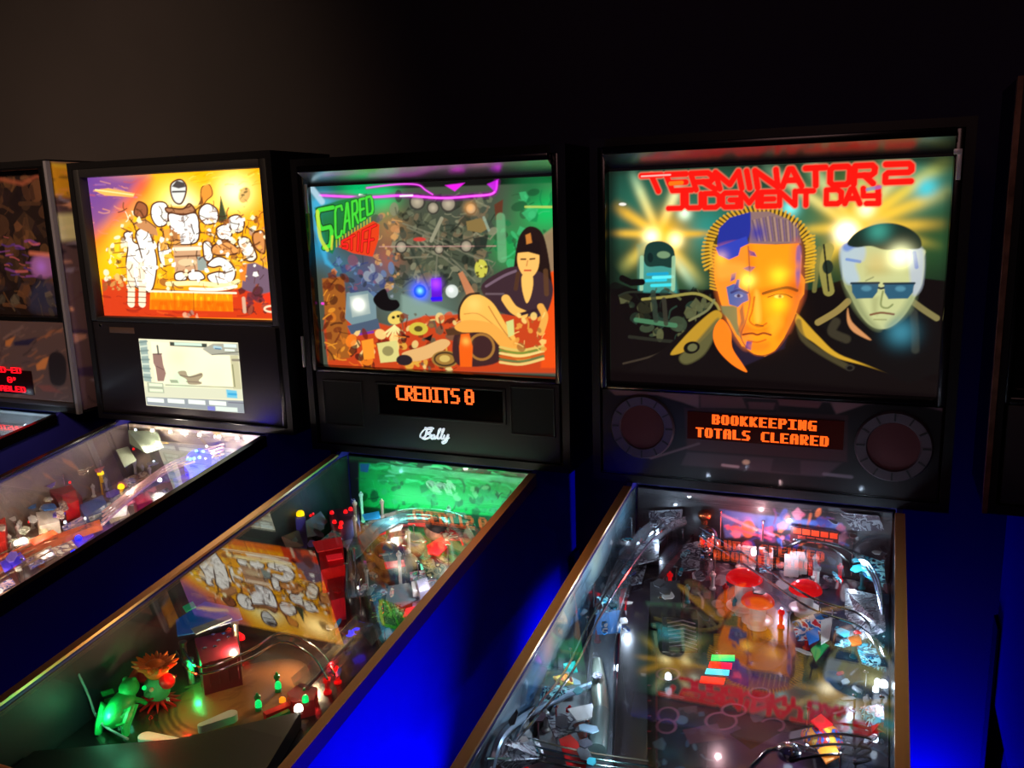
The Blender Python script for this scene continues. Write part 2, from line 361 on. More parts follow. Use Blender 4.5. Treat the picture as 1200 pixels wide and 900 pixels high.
# ------------------------------------------------------------------ backglass pictures (generic stand-in artwork in the photograph's colours and layout)
Q_BLAZE = [(103,208),(312,197),(327,375),(122,370)]
Q_SOFA = [(366,217),(652,209),(656,430),(379,420)]
Q_HERO = [(720,201),(1112,180),(1107,472),(712,455)]
def art_hero():
    A = Art(470, 320, Q_HERO, (20, 32, 24), 5); A.view(690, 140, 0.425)
    for x, y, r, c, a in ((150,240,110,(40,104,84),.8),(330,230,140,(46,104,78),.75),(600,250,120,(44,96,70),.75),(780,250,150,(70,112,50),.8),(900,180,70,(60,140,120),.8),
                          (240,380,120,(70,110,70),.6),(560,330,90,(70,120,90),.6),(960,330,70,(40,80,45),.6),(330,300,60,(40,150,140),.6)):
        A.glow(x, y, r, c, a, add=False)
    A.poly([(60,90),(1005,60),(1005,112),(60,150)], (30,42,30), .6, 10)
    # ground
    A.poly([(60,470),(340,470),(620,468),(700,440),(930,432),(1005,440),(1005,800),(50,800)], (17,11,11), 1, 2)
    # two bursts of head lamps with their rays
    for x1, y1, w1, c1 in ((128,135,30,(140,205,170)),(70,228,34,(190,140,40)),(60,312,20,(190,145,50)),(85,425,44,(120,140,80)),(270,150,36,(205,235,190)),(330,470,40,(110,140,90)),(300,470,30,(130,200,180)),(370,310,16,(170,130,40)),(150,460,36,(70,120,85))):
        A.beam(200, 315, x1, y1, 26, w1, (255,205,70), c1, .95)
    for x1, y1, w1, c1 in ((480,120,30,(140,200,160)),(600,105,40,(120,190,150)),(880,100,46,(140,210,170)),(995,95,40,(170,180,70)),(1000,180,40,(190,170,60)),(995,278,30,(170,140,50)),(990,345,26,(90,110,50)),
                           (760,110,60,(120,180,120)),(560,300,24,(150,140,60)),(610,430,40,(150,140,50)),(820,90,40,(90,160,120))):
        A.beam(735, 290, x1, y1, 30, w1, (255,205,70), c1, .9)
    A.glow(215, 320, 56, (250,184,24), .95, add=False); A.glow(760, 285, 74, (250,190,30), .9, add=False); A.poly([(50,100),(90,95),(78,470),(50,480)], (12,16,12), .7, 14); A.poly([(985,200),(1010,200),(1010,480),(990,480)], (14,20,14), .6, 14); A.poly([(880,100),(1005,80),(1005,130),(960,130)], (22,34,24), .5, 12)
    A.glow(180, 322, 22, (255,250,190), 1.6); A.glow(245, 330, 20, (255,245,180), 1.4); A.glow(712, 305, 26, (255,250,215), 2.4)
    A.glow(272, 255, 18, (230,255,220), .9); A.glow(560, 238, 22, (130,240,240), .8); A.glow(765, 240, 20, (120,235,225), .8); A.glow(925, 180, 26, (60,200,215), .8, add=False)
    A.ell(104, 232, 10, 4, (230,225,215))
    # far rider, a plain teal silhouette
    A.poly([(140,345),(165,332),(230,335),(250,480),(140,470)], (70,140,125), .5, 6)
    A.poly([(138,480),(150,400),(160,380),(238,385),(246,480)], (60,140,130), .9, 3)
    A.poly([(158,372),(166,345),(188,334),(215,336),(238,352),(243,380),(236,408),(205,404),(170,406),(158,392)], (24,52,46), 1, 1.5, sm=True)
    A.ell(212, 372, 18, 10, (120,150,110), .8, 0, 2); A.ell(175, 380, 8, 14, (15,30,30), .9)
    for x, y, c in ((195,428,(20,150,190)),(190,446,(40,190,215)),(205,460,(60,210,220)),(210,437,(90,225,235))): A.stroke([(x-28,y),(x+26,y-3)], 9, c, .95)
    for x in (152, 240): A.stroke([(x,380),(x-4,470)], 12, (150,190,150), .8, sm=True)
    A.specks((100,470,340,610), 70, [(14,10,10),(60,72,52),(34,44,34),(90,92,60),(40,60,48)], 6, 26, .75)
    A.stroke([(96,440),(120,452),(150,450)], 20, (14,10,10)); A.stroke([(75,470),(150,500),(160,560)], 40, (14,10,10), .8)
    for pts, c, w in (([(150,500),(220,492),(300,482),(350,506),(365,530)],(150,140,70),8),([(130,560),(200,570),(240,575)],(70,120,85),14),([(110,610),(200,620),(260,625)],(40,40,32),10),([(280,560),(330,530),(350,500)],(120,120,80),7),
                      ([(90,690),(190,660),(260,612)],(60,50,40),6),([(180,480),(186,560)],(44,54,44),16),([(210,500),(214,570)],(52,50,40),14),([(85,490),(110,480),(150,478)],(40,44,34),6)):
        A.stroke(pts, w, c, .85, sm=True)
    # far standing figure
    A.stroke([(665,350),(655,400),(668,470)], 30, (150,140,70), .8, sm=True); A.stroke([(640,350),(628,470)], 12, (120,115,60), .7); A.ell(664,402,15,20,(34,44,34)); A.stroke([(652,340),(668,470)], 5, (20,24,20))
    # jacket of the middle portrait
    A.poly([(90,720),(200,650),(300,560),(352,530),(570,535),(660,600),(780,680),(990,740),(1000,800),(60,800)], (19,13,13), 1, 2)
    A.poly([(352,530),(372,545),(350,580),(290,640),(225,662),(262,612),(310,562)], (176,134,38), 1, 2, sm=True)
    A.poly([(360,552),(352,600),(320,660),(270,690),(250,668),(300,620)], (92,88,52), .9, 4, sm=True); A.ell(285, 640, 24, 18, (20,16,14), 1, -20); A.ell(287, 640, 14, 11, (96,96,62), 1, -20)
    A.poly([(568,530),(590,545),(640,600),(700,655),(800,690),(880,722),(780,690),(690,664),(630,622),(590,590)], (196,150,42), 1, 2, sm=True)
    A.stroke([(585,560),(600,610),(650,650),(720,690)], 16, (78,70,44), .7, 3, sm=True); A.ell(732, 695, 14, 10, (50,46,40), .8); A.ell(732,696,8,6,(18,14,14))
    A.poly([(380,550),(420,700),(545,640),(575,540)], (34,26,42), 1, 3)
    A.poly([(372,556),(352,575),(346,610),(362,650),(400,690),(440,712),(430,690),(400,640),(396,590)], (255,122,26), 1, 1.5, sm=True)
    # hair
    A.poly([(345,440),(328,400),(326,350),(340,300),(372,266),(420,247),(470,238),(520,242),(566,262),(602,296),(624,350),(620,410),(602,450),(560,470),(380,470)], (66,54,24), 1, 2, sm=True)
    for k in range(46):
        th = R(196 - k * 4.7); x, y = 474 + 142 * math.cos(th), 370 - 124 * math.sin(th); A.stroke([(x - 10 * math.cos(th), y + 10 * math.sin(th)), (x + 15 * math.cos(th + .4), y - 15 * math.sin(th + .4))], 6, (214,160,40), .9)
    for y in range(340, 470, 9): A.stroke([(340,y),(362,y+6)], 5, (214,160,40), .85); A.stroke([(604,y-20),(626,y-26)], 5, (214,165,40), .85)
    A.poly([(360,340),(366,296),(396,266),(452,250),(458,280),(446,320),(430,352),(410,384),(384,386),(364,370)], (36,46,140), 1, 1.5)
    A.poly([(452,250),(500,248),(552,268),(584,300),(590,336),(540,338),(500,340),(446,346),(452,300)], (134,104,100), 1, 2)
    for k in range(22): A.stroke([(456+k*6,262+abs(k-8)*1.5),(470+k*5.4,330)], 3, [(76,60,76),(176,140,116),(84,64,120)][k % 3], .75)
    A.glow(470, 308, 22, (46,46,150), .8, add=False)
    # face
    face = [(352,380),(360,350),(410,352),(450,338),(520,340),(584,336),(592,372),(590,420),(602,440),(600,480),(588,500),(574,548),(545,610),(520,648),(492,664),(460,658),(428,636),(408,604),(386,560),(366,500),(352,440)]
    A.poly(face, (255,146,22), 1, 1.5)
    A.poly([(440,345),(440,430),(450,470),(440,540),(455,600),(440,640),(405,600),(378,540),(360,480),(352,400),(362,352)], (255,128,50), .55, 14, sm=True)
    A.poly([(566,345),(590,340),(600,470),(580,530),(556,590),(565,500)], (205,92,60), .55, 12, sm=True)
    A.poly([(578,350),(590,350),(588,430),(580,470),(576,420)], (110,84,150), .8, 3, sm=True)
    # blue and grey-green shade shapes over one cheek
    A.poly([(356,350),(440,318),(446,338),(424,350),(418,372),(392,384),(364,372)], (48,62,170), 1, 1.5)
    A.poly([(384,462),(406,452),(430,470),(444,484),(446,500),(428,508),(416,520),(392,512)], (74,92,150), 1, 1.5)
    A.poly([(368,516),(402,516),(414,520),(416,566),(426,612),(412,600),(392,560),(372,536)], (112,116,74), .95, 3)
    for pts in ([(446,356),(462,362),(468,374),(450,372)], [(430,408),(446,402),(464,404),(452,418),(440,414)], [(398,424),(412,420),(408,440),(396,446)], [(440,620),(456,618),(452,646),(436,640)], [(404,470),(414,440),(422,440),(418,464)]): A.poly(pts, (58,58,140), 1, 1)
    A.poly([(430,508),(420,530),(424,560),(416,590),(426,600),(436,560),(432,530)], (60,54,60), .7, 3)
    for pts, c, al, bl in (([(452,345),(470,470),(500,560),(470,560),(452,500),(446,420)],(228,110,14),.6,12),([(545,440),(580,440),(586,500),(560,570),(530,610),(540,540)],(214,100,18),.65,14),([(480,468),(580,452),(584,476),(500,486)],(206,92,16),.6,9),([(440,570),(470,582),(505,570),(500,590),(440,592)],(206,92,14),.6,8),
        ([(450,625),(500,622),(500,640),(470,650),(446,640)],(224,112,24),.6,8),([(462,480),(474,480),(480,556),(464,560)],(255,190,70),.6,6),([(420,580),(440,570),(440,600),(424,604)],(220,104,30),.6,6),([(360,395),(430,395),(430,420),(366,440)],(255,168,60),.6,10),([(520,395),(580,390),(580,410),(520,415)],(240,130,20),.6,10),([(500,560),(530,540),(540,570),(510,600)],(255,170,40),.5,10)): A.poly(pts, c, al, bl, sm=True)
    A.stroke([(445,346),(449,420),(446,468),(450,500),(438,560),(424,604),(440,640)], 4, (120,60,50), .7, sm=True)
    # features: brows, eyes, nose, mouth
    A.stroke([(486,480),(516,470),(552,462),(580,470)], 8, (120,58,20), .95, sm=True); A.stroke([(500,490),(524,482),(548,482),(566,490)], 4, (90,40,18), .9, sm=True); A.ell(530, 488, 13, 5, (250,190,90)); A.ell(533, 488, 5, 5, (60,40,40))
    A.stroke([(398,478),(420,470),(442,478)], 7, (46,50,104), .95, sm=True); A.ell(418, 487, 12, 5, (150,150,180)); A.ell(418,487,5,5,(40,40,80))
    A.stroke([(462,490),(456,530),(448,556),(458,570),(478,576),(496,566)], 5, (170,78,16), .9, sm=True); A.stroke([(466,570),(486,574)], 5, (90,36,20), .9)
    A.stroke([(430,600),(455,596),(470,600),(488,595),(508,600)], 6, (120,44,24), 1, sm=True); A.stroke([(444,618),(470,622),(494,614)], 5, (190,86,20), .8, sm=True)
    A.stroke([(430,636),(470,662),(520,648),(560,590),(578,540)], 4, (120,54,30), .8, sm=True)
    A.glow(444, 442, 20, (255,220,90), 1.2); A.glow(370, 378, 18, (255,190,60), .5); A.glow(530, 426, 26, (255,200,40), .7); A.glow(532, 508, 26, (255,190,20), .7); A.glow(480, 540, 60, (255,150,10), .25)
    # second portrait: pale man with dark glasses
    A.poly([(640,560),(720,490),(905,480),(975,545),(1000,700),(900,740),(740,670),(690,620)], (18,14,14), 1, 3)
    A.stroke([(640,562),(690,530),(722,500)], 18, (150,128,70), .85, sm=True); A.stroke([(890,490),(930,520),(970,546)], 16, (130,120,74), .85, sm=True); A.stroke([(905,530),(912,590),(915,640)], 20, (52,52,44), .8, 3, sm=True)
    A.stroke([(690,560),(680,590),(720,610)], 24, (60,54,40), .8, 3, sm=True)
    A.poly([(722,520),(735,560),(790,612),(742,590),(722,560)], (196,134,84), 1, 2, sm=True)
    A.poly([(706,360),(740,340),(912,346),(928,376),(926,440),(912,476),(886,530),(852,568),(815,580),(782,566),(752,530),(726,480),(708,440)], (186,190,132), 1, 2, sm=True); A.poly([(706,440),(740,520),(790,575),(815,580),(780,540),(748,480),(730,440)], (116,124,84), .7, 8, sm=True); A.poly([(915,440),(900,520),(850,570),(830,570),(870,520),(896,470)], (120,136,100), .6, 8, sm=True); A.poly([(770,400),(900,396),(900,420),(770,424)], (160,160,100), .5, 8); A.poly([(786,486),(808,486),(804,540),(790,530)], (150,152,100), .6, 6)
    A.poly([(700,345),(760,340),(764,380),(740,394),(752,440),(720,450),(704,420)], (168,186,196), .9, 5, sm=True); A.poly([(884,350),(924,352),(926,450),(902,480),(890,420)], (170,178,190), .85, 5, sm=True)
    A.stroke([(716,380),(752,386)], 8, (70,110,190), .7); A.stroke([(900,360),(908,400)], 10, (90,110,180), .7); A.stroke([(716,345),(740,330)], 24, (90,120,190), .8, 4)
    A.poly([(740,346),(716,336),(740,304),(790,282),(840,278),(884,292),(914,318),(916,346),(880,350),(820,352),(780,342)], (27,40,32), 1, 2, sm=True); A.glow(800, 300, 28, (70,170,150), .6, add=False)
    A.stroke([(740,455),(800,458),(812,462),(830,458),(900,450)], 6, (24,36,44))
    for x, w in ((768,38),(862,42)): A.poly([(x-w,446),(x+w,444),(x+w-3,472),(x+w-16,490),(x-w+14,492),(x-w+3,474)], (44,84,106), 1, 1.5); A.stroke([(x-w,448),(x+w,446)], 6, (28,44,56)); A.ell(x+4,462,14,8,(84,140,160),.7,0,3)
    A.glow(862, 370, 28, (255,255,190), 1.3); A.glow(800, 390, 34, (216,170,80), .4, add=False); A.stroke([(818,470),(814,510),(832,518),(846,508)], 5, (120,128,76), .9, sm=True)
    A.stroke([(786,538),(815,532),(850,536)], 6, (120,84,56), 1, sm=True); A.stroke([(796,552),(830,552)], 4, (140,140,90), .8); A.stroke([(770,440),(790,430)], 4, (120,120,80), .7)
    A.glow(872, 588, 34, (60,130,150), .8, add=False)
    A.poly([(50,712),(480,735),(990,775),(990,810),(50,760)], (14,8,9), 1, 6)
    # title
    A.view(0, 0, 1); wd = {'I': .35, 'M': 1.15, 'N': 1.05}
    t1 = [(757,205.5),(1024,191),(1022,212),(765,223.5)]; t2 = [(787,227),(1028,217),(1029,235),(787,243)]; t3 = [(1036,190),(1065,189),(1065,209),(1036,210.5)]
    for w, c, a in ((10,(216,120,90),.6),(7,(238,22,14),1)):
        A.word('TERMINATOR', t1, w, c, FONT, a, .24, widths=wd); A.word('2', t3, w, c, FONT, a)
        A.word('JUDGMENT', [t2[0],(954,221),(954,237.5),t2[3]], w*.92, c, FONT, a, .24, widths=wd); A.word('DAY', [(969,220),t2[1],t2[2],(969,236)], w*.92, c, FONT, a, .24)
    A.stroke([(790,214),(803,213)], 5, (240,120,20), .8); A.stroke([(1016,219),(1030,216)], 4, (70,110,190), .6); A.stroke([(757,206),(790,204)], 1.6, (255,200,190), .8)
    return A
def art_sofa():
    A = Art(360, 275, Q_SOFA, (66, 72, 60), 9); A.view(340, 180, 0.28333)
    A.poly([(60,95),(1130,60),(1130,128),(60,150)], (12,12,12), 1, 3)
    for x, y, r, c, a in ((300,170,90,(0,190,105),.9),(400,180,60,(0,200,110),.9),(1060,230,90,(0,190,90),.9),(920,380,80,(10,160,75),.8),(1000,150,70,(20,90,50),.7),(140,200,60,(70,170,200),.9),(130,380,60,(30,140,180),.8),
                          (430,300,70,(170,120,70),.8),(420,420,70,(180,90,60),.7),(330,500,90,(70,80,130),.7),(560,620,130,(110,140,130),.7),(620,400,170,(66,72,54),.8),(210,450,60,(60,110,130),.7)):
        A.glow(x, y, r, c, a, add=False)
    pal = [(40,46,36),(104,108,84),(84,88,66),(58,66,56),(128,126,100),(30,34,28),(112,96,72)]
    A.specks((440,170,850,560), 260, pal, 8, 30, .75); A.specks((860,160,1110,450), 60, [(14,110,60),(20,60,36),(60,180,110),(40,70,44)], 8, 34, .6)
    A.specks((360,240,460,560), 50, [(190,130,80),(150,80,60),(90,90,90),(60,70,60),(200,150,90)], 6, 22, .7); A.specks((170,420,440,580), 70, [(50,60,110),(90,120,160),(140,150,160),(40,44,50),(120,70,90)], 6, 26, .7)
    for k in range(14): A.stroke([(A.rng.uniform(460,640),A.rng.uniform(260,420)),(A.rng.uniform(560,840),A.rng.uniform(300,560))], 7, [(120,118,96),(44,50,40)][k % 2], .6)
    for x, y, r in ((540,195,34),(605,220,26),(668,205,34),(472,374,26),(740,372,26),(628,384,20),(760,225,24)):
        A.ell(x, y, r, r, (42,42,38)); A.ell(x, y, r * .76, r * .76, (130,122,104)); A.glow(x, y, r * .5, (190,176,150), .7, add=False)
    A.glow(757, 222, 20, (240,170,90), .8, add=False); A.poly([(740,275),(800,262),(835,300),(800,320),(745,310)], (126,104,60)); A.ell(548,344,26,8,(190,60,50)); A.stroke([(380,372),(860,372)], 4, (200,150,140), .6)
    A.stroke([(596,350),(640,262)], 14, (150,146,120), .8); A.stroke([(812,260),(832,310)], 10, (140,160,140), .7); A.poly([(855,210),(890,190),(886,270),(860,270)], (90,50,34)); A.stroke([(880,260),(886,420)], 34, (110,170,120), .6, 3)
    A.poly([(770,340),(830,330),(820,380),(775,384)], (34,38,34), .9)
    A.poly([(100,190),(130,170),(160,420),(200,470),(150,440),(104,300)], (60,160,200), .8, 6)
    # tube light, magenta
    for w, c, a in ((26,(110,0,110),.45),(9,(240,20,235),1),(4,(255,120,255),.9)):
        A.stroke([(130,165),(330,175),(480,170),(640,182),(760,176),(850,166),(866,120)], w, c, a, 3 if w > 20 else .7, sm=True); A.stroke([(330,138),(450,126),(540,128),(575,150),(604,168)], w * .6, c, a * .8, 3 if w > 20 else .7, sm=True)
    A.poly([(655,132),(735,124),(695,156)], (225,30,220)); A.poly([(826,130),(872,112),(862,164)], (200,30,220), .8); A.stroke([(135,600),(190,606)], 10, (240,60,200)); A.stroke([(100,140),(140,190)], 26, (170,200,215), .8, 4)
    A.stroke([(300,166),(350,176)], 9, (255,255,255), .9); A.stroke([(470,172),(520,170)], 6, (240,255,240), .8)
    # title: dripping letters, then the red word
    A.poly([(108,214),(200,190),(330,160),(362,236),(250,310),(208,350),(182,400),(140,380)], (20,110,44), .85, 3)
    ws = {}
    for w, c, a in ((25,(18,40,16),1),(16,(66,205,54),1)):
        for ch, q in (('S',[(116,226),(186,214),(176,366),(146,376)]),('C',[(196,214),(226,206),(222,326),(196,338)]),('A',[(236,200),(258,196),(258,300),(232,316)]),('R',[(268,192),(288,186),(292,276),(270,292)]),('E',[(300,184),(318,180),(322,258),(302,268)]),('D',[(328,176),(350,170),(356,236),(332,246)])):
            A.word(ch, q, w * (1.05 if ch == 'S' else .62), c, FONT, a)
    A.stroke([(120,230),(130,330),(160,384)], 16, (190,214,60), .8, sm=True); A.stroke([(178,380),(182,330)], 10, (200,200,60), .8)
    for k in range(12): A.stroke([(200+k*13,345-k*8),(200+k*13,372-k*9)], 5, (200,190,40), .75)
    A.poly([(208,372),(262,320),(356,270),(382,284),(378,340),(352,412),(270,398)], (214,60,24), 1, 2)
    for w, c in ((13,(80,8,4)),(8,(250,36,30))):
        A.word('STIFF', [(222,350),(366,286),(352,398),(226,376)], w, c, FONT, 1, .3)
    # balls and tube in the middle
    A.glow(548, 550, 34, (0,30,255), 1.4); A.ell(548, 550, 26, 26, (20,70,255)); A.glow(548, 548, 12, (120,200,255), 1.2); A.poly([(594,500),(636,496),(640,590),(596,592)], (90,20,190)); A.glow(614, 520, 22, (150,60,255), 1.0); A.stroke([(598,580),(634,578)], 14, (40,20,230))
    A.ell(680, 550, 26, 26, (196,204,196)); A.glow(676, 544, 12, (255,255,255), .7, add=False); A.poly([(706,480),(724,470),(776,560),(740,566)], (190,120,80), .9, 2)
    A.ell(800, 460, 26, 36, (190,186,70), 1); A.specks((780,430,822,492), 9, [(90,80,30),(60,50,20),(220,210,110)], 4, 9)
    A.poly([(470,560),(700,640),(640,690),(470,690)], (130,156,144), .7, 8)
    # floor and clutter
    A.poly([(150,620),(420,690),(560,650),(720,640),(1110,640),(1125,870),(160,870),(140,700)], (186,62,26), 1, 4)
    A.poly([(136,500),(230,490),(250,820),(160,830)], (150,84,30), 1, 4); A.specks((136,470,240,830), 50, [(200,110,30),(100,40,20),(60,26,16),(220,140,40)], 8, 26, .75)
    A.poly([(240,560),(330,548),(362,580),(366,660),(270,694),(232,660)], (110,134,140), 1, 2); A.poly([(252,572),(330,560),(340,640),(262,656)], (150,166,160)); A.glow(290, 604, 24, (255,245,225), 1.5); A.poly([(240,690),(370,660),(380,700),(260,730)], (70,84,104)); A.stroke([(290,724),(350,714)], 9, (110,50,150))
    A.poly([(352,580),(400,540),(420,580),(452,586),(462,610),(430,630),(380,620)], (16,12,14), 1, 1.5, sm=True)
    A.ell(446, 656, 34, 26, (220,190,90), 1, -20); A.ell(436,655,7,6,(30,24,16)); A.ell(456,650,7,6,(30,24,16))
    for k in range(6): A.stroke([(440,690),(392+k*18,736-abs(k-2)*6)], 9, (226,216,140), .95)
    A.specks((470,640,720,860), 90, [(214,160,60),(120,40,20),(70,26,20),(224,196,120),(196,70,30),(90,80,60)], 8, 26, .8)
    A.specks((250,720,480,860), 60, [(230,120,30),(110,30,20),(50,22,20),(240,200,120),(150,50,24)], 8, 28, .85)
    A.poly([(366,760),(450,746),(462,830),(380,838)], (206,196,120)); A.ell(412,790,24,20,(140,130,80)); A.poly([(300,750),(350,740),(356,820),(310,826)], (230,140,40)); A.ell(540,700,40,26,(196,176,60)); A.ell(540,700,18,12,(90,70,30))
    A.poly([(470,800),(560,770),(640,740),(670,760),(600,810),(520,830)], (214,166,104), 1, 2, sm=True); A.ell(480,826,34,22,(40,30,34)); A.ell(650,820,56,34,(150,110,50)); A.oval(650,820,44,26,8,(70,50,30)); A.ell(648,818,22,14,(200,170,90))
    A.poly([(560,740),(600,720),(590,750)], (20,16,16))
    # couch and reclining woman (plain stand-in)
    A.poly([(1050,330),(1090,300),(1116,320),(1120,480),(1070,500)], (150,120,90), .8, 4); A.poly([(1060,480),(1118,462),(1122,850),(1040,850)], (222,74,20), 1, 4)
    A.poly([(690,720),(770,690),(860,730),(866,830),(700,840)], (60,34,34), 1, 3, sm=True); A.oval(800, 770, 50, 50, 10, (160,110,50), .9); A.poly([(650,700),(720,694),(730,720),(660,726)], (80,50,30))
    A.poly([(930,470),(950,350),(985,300),(1030,305),(1058,350),(1080,470),(1086,560),(1050,620),(1030,560),(960,560),(930,600),(920,540)], (34,20,18), 1, 2, sm=True)
    A.poly([(800,530),(880,470),(950,452),(1050,480),(1090,540),(1060,640),(1000,650),(900,640),(840,600)], (58,38,44), 1, 2, sm=True); A.stroke([(820,530),(890,490),(940,470)], 10, (120,96,110), .8, sm=True); A.stroke([(820,560),(890,560)], 8, (110,90,96), .7)
    A.poly([(948,404),(962,388),(1010,386),(1034,402),(1030,460),(1004,494),(972,488),(950,450)], (238,178,92), 1, 2, sm=True); A.poly([(944,400),(960,340),(990,330),(1040,360),(1042,410),(990,396)], (30,18,18), 1, 2); A.poly([(980,330),(1000,322),(1006,360),(984,366)], (196,120,50), .9)
    A.stroke([(962,424),(980,424)], 6, (60,34,20)); A.stroke([(998,424),(1016,422)], 6, (60,34,20)); A.stroke([(988,430),(984,450)], 4, (190,120,60)); A.stroke([(976,468),(1000,468)], 6, (190,50,30))
    A.poly([(968,486),(1004,486),(1010,520),(1000,570),(984,596),(970,560),(964,520)], (238,180,90), 1, 2, sm=True); A.stroke([(900,580),(930,620),(970,640)], 34, (236,176,84), 1, sm=True); A.stroke([(960,640),(1030,620)], 12, (50,30,36))
    A.poly([(712,650),(720,600),(760,566),(800,566),(850,600),(900,680),(940,740),(900,760),(840,700),(780,690),(730,680)], (240,176,78), 1, 2, sm=True); A.stroke([(730,640),(790,640),(860,690)], 4, (180,110,44), .8, sm=True); A.glow(770,600,30,(255,206,110),.6,add=False); A.stroke([(708,660),(712,612),(744,566),(790,558)], 9, (40,22,20), .9, sm=True)
    A.poly([(690,690),(740,664),(840,676),(900,720),(1000,800),(960,830),(880,770),(820,716),(720,712)], (228,158,66), 1, 2, sm=True); A.stroke([(830,610),(880,690),(920,740)], 5, (170,100,40), .8, sm=True)
    A.stroke([(1040,610),(1056,650),(1040,710)], 26, (224,160,70), 1, sm=True); A.stroke([(940,540),(950,480)], 16, (80,50,30), .8); A.stroke([(1060,470),(1064,560)], 18, (90,58,34), .8)
    A.poly([(900,670),(930,660),(934,720),(910,730)], (200,200,120)); A.poly([(708,770),(716,720),(750,716),(764,770),(760,850),(712,850)], (226,90,20)); A.glow(736, 748, 16, (255,190,80), .7, add=False)
    for k, c in enumerate(((210,180,90),(110,130,50),(226,200,120),(190,90,30),(90,110,60),(220,190,110))): A.stroke([(876,770+k*12),(960,782+k*11),(1050,764+k*10)], 10, c, .95, sm=True)
    A.specks((940,640,1060,780), 26, [(240,200,110),(150,90,40),(220,150,60)], 6, 20, .8); A.stroke([(980,220),(1104,222)], 8, (180,200,90), .8)
    return A
def art_blaze():
    A = Art(290, 230, Q_BLAZE, (255, 170, 0), 3); A.view(90, 185, 0.22222)
    for x, y, r, c, a in ((80,170,210,(110,64,140),1),(60,100,120,(96,60,150),1),(230,190,110,(200,110,120),.8),(350,160,70,(225,70,20),.9),(120,420,120,(232,90,20),.9),(240,260,60,(230,110,40),.7),(980,640,170,(140,90,100),.9),(1010,330,70,(240,110,10),.7),(520,300,190,(255,190,0),.8),(200,560,110,(255,180,0),.9),(300,470,110,(255,190,0),.7),(900,500,120,(255,186,20),.7)):
        A.glow(x, y, r, c, a, add=False)
    A.poly([(40,90),(370,95),(330,150),(250,230),(170,330),(90,400),(50,300)], (104,60,132), .85, 40); A.poly([(330,110),(400,110),(330,210),(230,330),(150,400),(180,320),(270,210)], (226,80,40), .6, 26)
    A.specks((60,110,330,420), 40, [(160,110,170),(220,120,90),(190,80,60),(120,70,120),(240,160,110)], 8, 34, .4, 1, 8)
    A.glow(835, 180, 74, (255,245,170), 1.4); A.ell(885, 195, 30, 44, (176,130,70), .8, 20, 4); A.specks((866,160,910,260), 10, [(110,90,50),(210,170,90)], 5, 12)
    A.poly([(130,640),(1050,600),(1066,850),(135,840)], (196,54,20), 1, 6); A.specks((130,680,1060,840), 60, [(160,30,16),(226,90,30),(120,24,20),(210,60,24)], 10, 40, .5, 1, 4)
    A.poly([(90,168),(170,158),(310,186),(300,206),(150,196)], (236,168,80), 1, 2); A.stroke([(100,166),(300,194)], 6, (255,220,150), .9)
    A.glow(520, 250, 80, (255,240,150), .7); A.glow(360, 500, 80, (255,240,170), .6); A.glow(710, 300, 60, (255,244,140), .6); A.glow(750, 600, 60, (255,246,190), .6)
    A.glow(540, 270, 110, (255,236,90), .75, add=False); A.glow(270, 480, 110, (255,220,40), .7, add=False); A.glow(560, 250, 70, (255,255,220), .8, add=False)
    K = (84,44,22); Wh = (255,250,236)
    def fig(pts, c=Wh, w=9): A.poly(pts, c, 1, 1.2, sm=True); A.stroke(pts, w, K, 1, sm=True, closed=True)
    A.poly([(230,420),(300,330),(400,240),(480,250),(640,250),(740,260),(830,320),(960,400),(1010,520),(980,640),(830,690),(600,700),(400,700),(250,650)], (244,166,16), .85, 6, sm=True)
    A.specks((240,280,980,680), 110, [(255,244,210),(255,206,60),(150,86,40),(240,160,30),(100,56,30),(255,190,20)], 10, 28, .85); A.specks((160,430,330,660), 30, [(255,240,200),(120,66,34),(255,214,90)], 8, 26, .8)
    fig([(310,260),(330,230),(370,250),(372,300),(340,316),(306,296)], (150,84,50)); fig([(660,250),(660,160),(700,140),(718,190),(690,220)], (226,140,50), 5); A.poly([(640,250),(664,200),(670,240)], (120,70,30))
    A.poly([(748,340),(760,200),(800,340)], (60,66,40)); A.stroke([(760,204),(796,330)], 5, (110,120,70))
    fig([(400,250),(440,230),(480,250),(480,340),(430,360),(396,310)]); fig([(650,270),(690,240),(740,270),(744,330),(690,350),(652,320)])
    fig([(500,140),(530,116),(560,118),(580,150),(574,200),(552,240),(520,232),(500,190)], (214,214,206)); A.poly([(504,150),(530,118),(570,130),(578,152),(540,160)], (70,62,60)); A.stroke([(508,178),(572,176)], 9, (60,52,50))
    fig([(474,262),(560,268),(594,240),(620,262),(626,290),(560,296),(486,288)], (166,112,74)); fig([(488,292),(560,300),(630,292),(648,370),(636,440),(570,456),(512,440),(494,360)], (255,252,244))
    A.specks((540,306,606,420), 12, [(170,150,140),(120,100,90),(210,200,190)], 6, 18, .8)
    fig([(250,400),(290,390),(300,440),(350,470),(380,560),(360,690),(290,660),(262,560),(270,470)]); fig([(312,400),(346,368),(384,390),(410,470),(424,560),(400,690),(356,690),(350,560),(330,470)]); fig([(430,450),(470,440),(492,500),(470,570),(440,540)])
    for x0, y0 in ((200,450),(210,580),(240,520),(190,500)): A.stroke([(x0,y0),(x0+70,y0-6)], 7, K, .8)
    A.poly([(300,340),(360,320),(420,360),(430,410),(390,400),(330,370)], (190,130,80)); A.stroke([(300,350),(360,326),(420,366)], 7, K, .8, sm=True)
